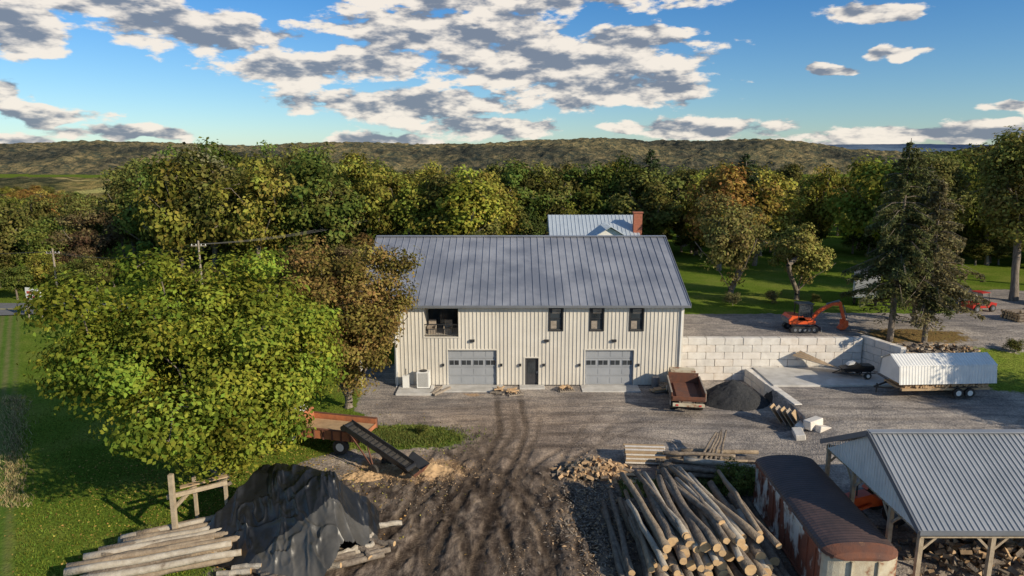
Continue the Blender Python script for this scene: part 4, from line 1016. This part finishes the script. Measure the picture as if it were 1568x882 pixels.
# ------------------------------------------------------------------ left side: road, sign, poles
pts=[(-300,93),(-150,84),(-90,80.5),(-60,80.0),(-40,83),(-20,95)];vs=[]
dense=[]
for (a0,b0),(a1,b1) in zip(pts[:-1],pts[1:]):
    for t in np.linspace(0,1,12)[:-1]: dense.append((a0+(a1-a0)*t,b0+(b1-b0)*t))
b=B()
for i,(x,y) in enumerate(dense):
    for k,o in enumerate((-3.4,3.4)): vs.append((x,y+o,H1(x,y)+.12))
b.add(vs,[(2*i,2*i+2,2*i+3,2*i+1) for i in range(len(dense)-1)],0)
vs=[]
for i,(x,y) in enumerate(dense):
    for o in(-.12,.12): vs.append((x,y+o,H1(x,y)+.126))
b.add(vs,[(2*i,2*i+2,2*i+3,2*i+1) for i in range(len(dense)-1)],1)
b.obj('road',['asphalt','line'])
def pole(x,y,h):
    r=root('utility_pole',(x,y,H1(x,y)));b=B();b.cyl((0,0,0),(0,0,h),.15,.10,n=10);b.beam((-.9,0,h-.6),(.9,0,h-.6),.09,.1)
    for q in(-.8,-.3,.3,.8): b.cyl((q,0,h-.55),(q,0,h-.38),.05,mi=1)
    b.obj('pole',['oldwood','white'],r);return (x,y,H1(x,y)+h-.4)
ps=[pole(-120,83,9),pole(-59,87,6.5),pole(-36.5,79,8.2),pole(-12,97,9)]
r=root('power_lines');b=B()
for p,q in zip(ps[:-1],ps[1:]):
    for o in(-.8,0,.8):
        prev=None
        for t in np.linspace(0,1,14):
            c_=Vector(p).lerp(Vector(q),t)+Vector((o,0,-1.2*4*t*(1-t)))
            if prev is not None: b.cyl(prev,c_,.018,n=4)
            prev=c_
b.obj('wires',['black'],r)
r=root('billboard_sign',(-54.0,75.4,H1(-54,75)),R(-10),ry=R(3));b=B()
for s in(-1,1): b.beam((s*.9,0,0),(s*.9,0,3.6),.12,.12,0)
b.bb(-1.0,1.0,-.12,-.06,2.2,3.6,1);b.bb(-.8,.4,-.135,-.122,2.9,3.2,2);b.bb(-.8,.7,-.135,-.122,2.5,2.65,2);b.obj('panel',['oldwood','white','signred'],r)
# ------------------------------------------------------------------ ground cover
def tufts(name,n,fx,size,color,seed,asp=.25):
    g=np.random.default_rng(seed);x,y=fx(g,n);z=height(x,y)
    nr=g.normal(0,1,(len(x),3))*[1,1,.25];nr/=np.linalg.norm(nr,axis=1)[:,None]
    c=np.stack([x,y,z+size*.5],-1);up=np.tile([0,0,1.],(len(x),1))+g.normal(0,.35,(len(x),3));up/=np.linalg.norm(up,axis=1)[:,None]
    sd=np.cross(up,nr);sd/=np.linalg.norm(sd,axis=1)[:,None]+1e-9;s=(size*g.uniform(.5,1.5,len(x)))[:,None]
    V=np.stack([c-up*s*.6-sd*s*asp,c-up*s*.6+sd*s*asp,c+up*s*.8+sd*s*.03,c+up*s*.8-sd*s*.03],1).reshape(-1,3)
    A=np.stack([g.random(len(x)),g.random(len(x)),0*x],-1)
    me=fastmesh(name,V,np.arange(len(V)).reshape(-1,4),np.zeros(len(x),int),[M['leaf']],A)
    o=bpy.data.objects.new(name,me);col.objects.link(o);o.color=c4(color);return o
def lawn(g,n):
    x=g.uniform(-34,-9,n);y=26+40*g.random(n)**1.7
    k=(x<np.interp(y,LBY,LBX)+g.normal(0,.5,n))&(x>fbx(y)+.3);return x[k],y[k]
tufts('lawn_grass',60000,lawn,.08,(.155,.21,.032),1)
def edge_(g,n):
    y=g.uniform(33,50,n);x=fbx(y)+g.normal(0,.5,n);return x,y
tufts('tall_dry_grass',3000,edge_,.16,(.36,.3,.15),2,.12)
def isl_(g,n): return -7.2+g.normal(0,1.9,n),42.2+g.normal(0,.8,n)
tufts('weeds',7000,isl_,.12,(.16,.19,.05),4)
def cop(g,n): 
    x=g.uniform(6,16,n);y=g.uniform(34.2,36,n);return x,y
tufts('weeds',3500,cop,.18,(.15,.18,.06),5)
def flat(name,n,fx,size,mats,seed,colr=None,asp=.4):
    g=np.random.default_rng(seed);x,y=fx(g,n);z=height(x,y)
    nr=np.stack([g.normal(0,.35,len(x)),g.normal(0,.35,len(x)),np.ones(len(x))],-1);nr/=np.linalg.norm(nr,axis=1)[:,None]
    v,f=leafquads(np.stack([x,y,z+size*.35],-1),nr,size*g.uniform(.4,1.5,len(x)),g,asp)
    A=np.stack([g.random(len(x)),g.random(len(x)),0*x],-1)
    me=fastmesh(name,v,f,g.integers(0,len(mats),len(x)),[M[k] for k in mats],A)
    o=bpy.data.objects.new(name,me);col.objects.link(o)
    if colr:o.color=c4(colr)
flat('fallen_leaves',6000,lambda g,n:(-17+g.normal(0,5,n),36+g.normal(0,5,n)),.055,['leaf'],8,(.45,.34,.09),.7)
def mudz(g,n):
    x=g.uniform(-7,13,n);y=g.uniform(25.5,38,n);k=fbm(x*.5,y*.35,55)+g.normal(0,.04,n)>.56;return x[k],y[k]
flat('bark_debris',9000,mudz,.06,['split','log','oldwood','log'],9,asp=.3)
flat('bark_debris',3500,lambda g,n:(4.6+g.normal(0,1.2,n),32.5+g.normal(0,3.0,n)),.10,['split','log','oldwood','log'],10,asp=.3)
flat('wood_chips',2500,lambda g,n:(-5.6+g.normal(0,1.6,n),37.3+g.normal(0,.8,n)),.06,['split','saw','logend'],11,asp=.4)
# ------------------------------------------------------------------ world
SE,SA=R(25),math.atan2(.80,-.60)
w=bpy.data.worlds.new('World');scene.world=w;w.use_nodes=True;nt=w.node_tree;nt.nodes.clear()
tc=N(nt,'ShaderNodeTexCoord');sp=N(nt,'ShaderNodeSeparateXYZ');L(nt,tc.outputs['Generated'],sp.inputs[0])
at2=mth('MULTIPLY',mth('ARCTAN2',sp.outputs[0],sp.outputs[1]),57.2958);el_=mth('MULTIPLY',mth('ARCSINE',sp.outputs[2]),57.2958)
cb=N(nt,'ShaderNodeCombineXYZ');L(nt,at2,cb.inputs[0]);L(nt,el_,cb.inputs[1]);PP=cb.outputs[0]
def vmath(op,a,b=None,c=None):
    v=N(nt,'ShaderNodeVectorMath',operation=op);L(nt,a,v.inputs[0])
    if b is not None:
        if isinstance(b,tuple): v.inputs[1].default_value=b
        else: L(nt,b,v.inputs[1])
    if c is not None: v.inputs[2].default_value=c
    return v
bl=[(-23.5,8.9,6,1.4),(-17,6.6,5,1.2),(-10.5,7.4,4.2,1.3),(-4.6,9.6,9,1.8),(3,7.4,10,2.1),(7.5,5.3,7.5,1.4),(-8,4.1,9,1.2),(9,9.0,5,1.0),(-36,8.2,4.6,1.3),(-29,10.1,6.5,.8),(-2,12.2,15,1.2),(-34,2.7,3.2,.6),(-28.6,1.7,3.8,.5),(-10.5,1.2,4,.7),(14.8,2.2,6,.8),(13.2,5.2,2.6,.6),(26.3,9.9,2.6,.6),(24,6.3,1.6,.4),(28.4,7.1,1.6,.5),(31,1.5,8,.65),(36,3.2,2.2,.5),(-36.5,4.0,1.8,1.1),(-1.5,2.3,6,.8),(-35.5,1,3,.5),(22,.8,5,.4)]
nw=N(nt,'ShaderNodeTexNoise');nw.inputs['Scale'].default_value=.45;nw.inputs['Detail'].default_value=2;L(nt,PP,nw.inputs[0])
wrp=vmath('MULTIPLY',vmath('SUBTRACT',nw.outputs['Color'],(.5,.5,.5)).outputs[0],(4.,1.2,0)).outputs[0]
va=vmath('ADD',PP,wrp).outputs[0]
cur=None
for (a_,e_,ra,re) in bl:
    l=vmath('LENGTH',vmath('MULTIPLY_ADD',va,(1/ra,1/re,0),(-a_/ra,-e_/re,0)).outputs[0]).outputs['Value']
    cur=l if cur is None else mth('MINIMUM',cur,l)
def cn(off,det):
    q=vmath('MULTIPLY_ADD',PP,(.25,.66,1),(off[0]*.25,off[1]*.66,0)).outputs[0]
    n=N(nt,'ShaderNodeTexNoise');n.inputs['Scale'].default_value=1;n.inputs['Detail'].default_value=det;n.inputs['Roughness'].default_value=.58;L(nt,q,n.inputs[0]);return n.outputs[0]
n0=cn((0,0),7);n1=cn((.4,.75),4)
D0=mth('SUBTRACT',mth('ADD',mth('MULTIPLY',n0,3.1),-.32),cur)
def mr(v,a,b_,c_=0,d_=1):
    n=N(nt,'ShaderNodeMapRange',interpolation_type='SMOOTHSTEP');n.inputs[1].default_value=a;n.inputs[2].default_value=b_;n.inputs[3].default_value=c_;n.inputs[4].default_value=d_;L(nt,v,n.inputs[0]);return n.outputs[0]
mask=mr(D0,0,.34)
lit=mth('MULTIPLY',mth('SUBTRACT',n0,n1),4.6)
lit=mth('SUBTRACT',lit,mth('MULTIPLY',mr(D0,.15,1.2),.36))
Lt=mr(lit,-.62,.34)
sky=N(nt,'ShaderNodeTexSky',sky_type='NISHITA');sky.sun_disc=False;sky.sun_elevation=SE;sky.sun_rotation=SA;sky.air_density=1.0;sky.dust_density=.3;sky.ozone_density=3.0;sky.altitude=200
tint=N(nt,'ShaderNodeMix',data_type='RGBA',blend_type='MULTIPLY');tint.inputs[0].default_value=1
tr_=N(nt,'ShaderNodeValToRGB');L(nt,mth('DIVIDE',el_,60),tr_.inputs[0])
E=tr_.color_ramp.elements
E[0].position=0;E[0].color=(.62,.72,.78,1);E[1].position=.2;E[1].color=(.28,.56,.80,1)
e=E.new(.6);e.color=(1,.94,.86,1)  # upper sky, out of view, kept brighter as added fill light
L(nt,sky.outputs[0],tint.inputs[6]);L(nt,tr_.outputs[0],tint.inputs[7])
cc=N(nt,'ShaderNodeMix',data_type='RGBA');L(nt,Lt,cc.inputs[0]);cc.inputs[6].default_value=(1.35,1.6,2.05,1);cc.inputs[7].default_value=(6.3,5.75,5.05,1)
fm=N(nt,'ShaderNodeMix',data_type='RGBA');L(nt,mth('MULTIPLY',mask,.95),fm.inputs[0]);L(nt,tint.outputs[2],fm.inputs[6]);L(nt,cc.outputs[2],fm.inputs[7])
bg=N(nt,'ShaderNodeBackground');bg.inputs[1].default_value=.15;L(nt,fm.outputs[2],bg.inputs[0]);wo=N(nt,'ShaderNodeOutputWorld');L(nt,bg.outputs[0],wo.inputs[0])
ld=bpy.data.lights.new('sun','SUN');ld.energy=5;ld.angle=R(.5);ld.color=(1,.87,.66)
so=bpy.data.objects.new('sun',ld);col.objects.link(so)
dv=Vector((math.cos(SE)*math.sin(SA),math.cos(SE)*math.cos(SA),math.sin(SE)));so.rotation_euler=dv.to_track_quat('Z','Y').to_euler()
cd=bpy.data.cameras.new('camera');cd.lens=24;cd.sensor_width=36;cd.clip_end=20000;cd.clip_start=.5
co=bpy.data.objects.new('camera',cd);col.objects.link(co);co.location=(0,0,18.1);co.rotation_euler=(R(90-10.9),0,0)
scene.camera=co
scene.view_settings.view_transform='Standard';scene.view_settings.look='None';scene.view_settings.exposure=0
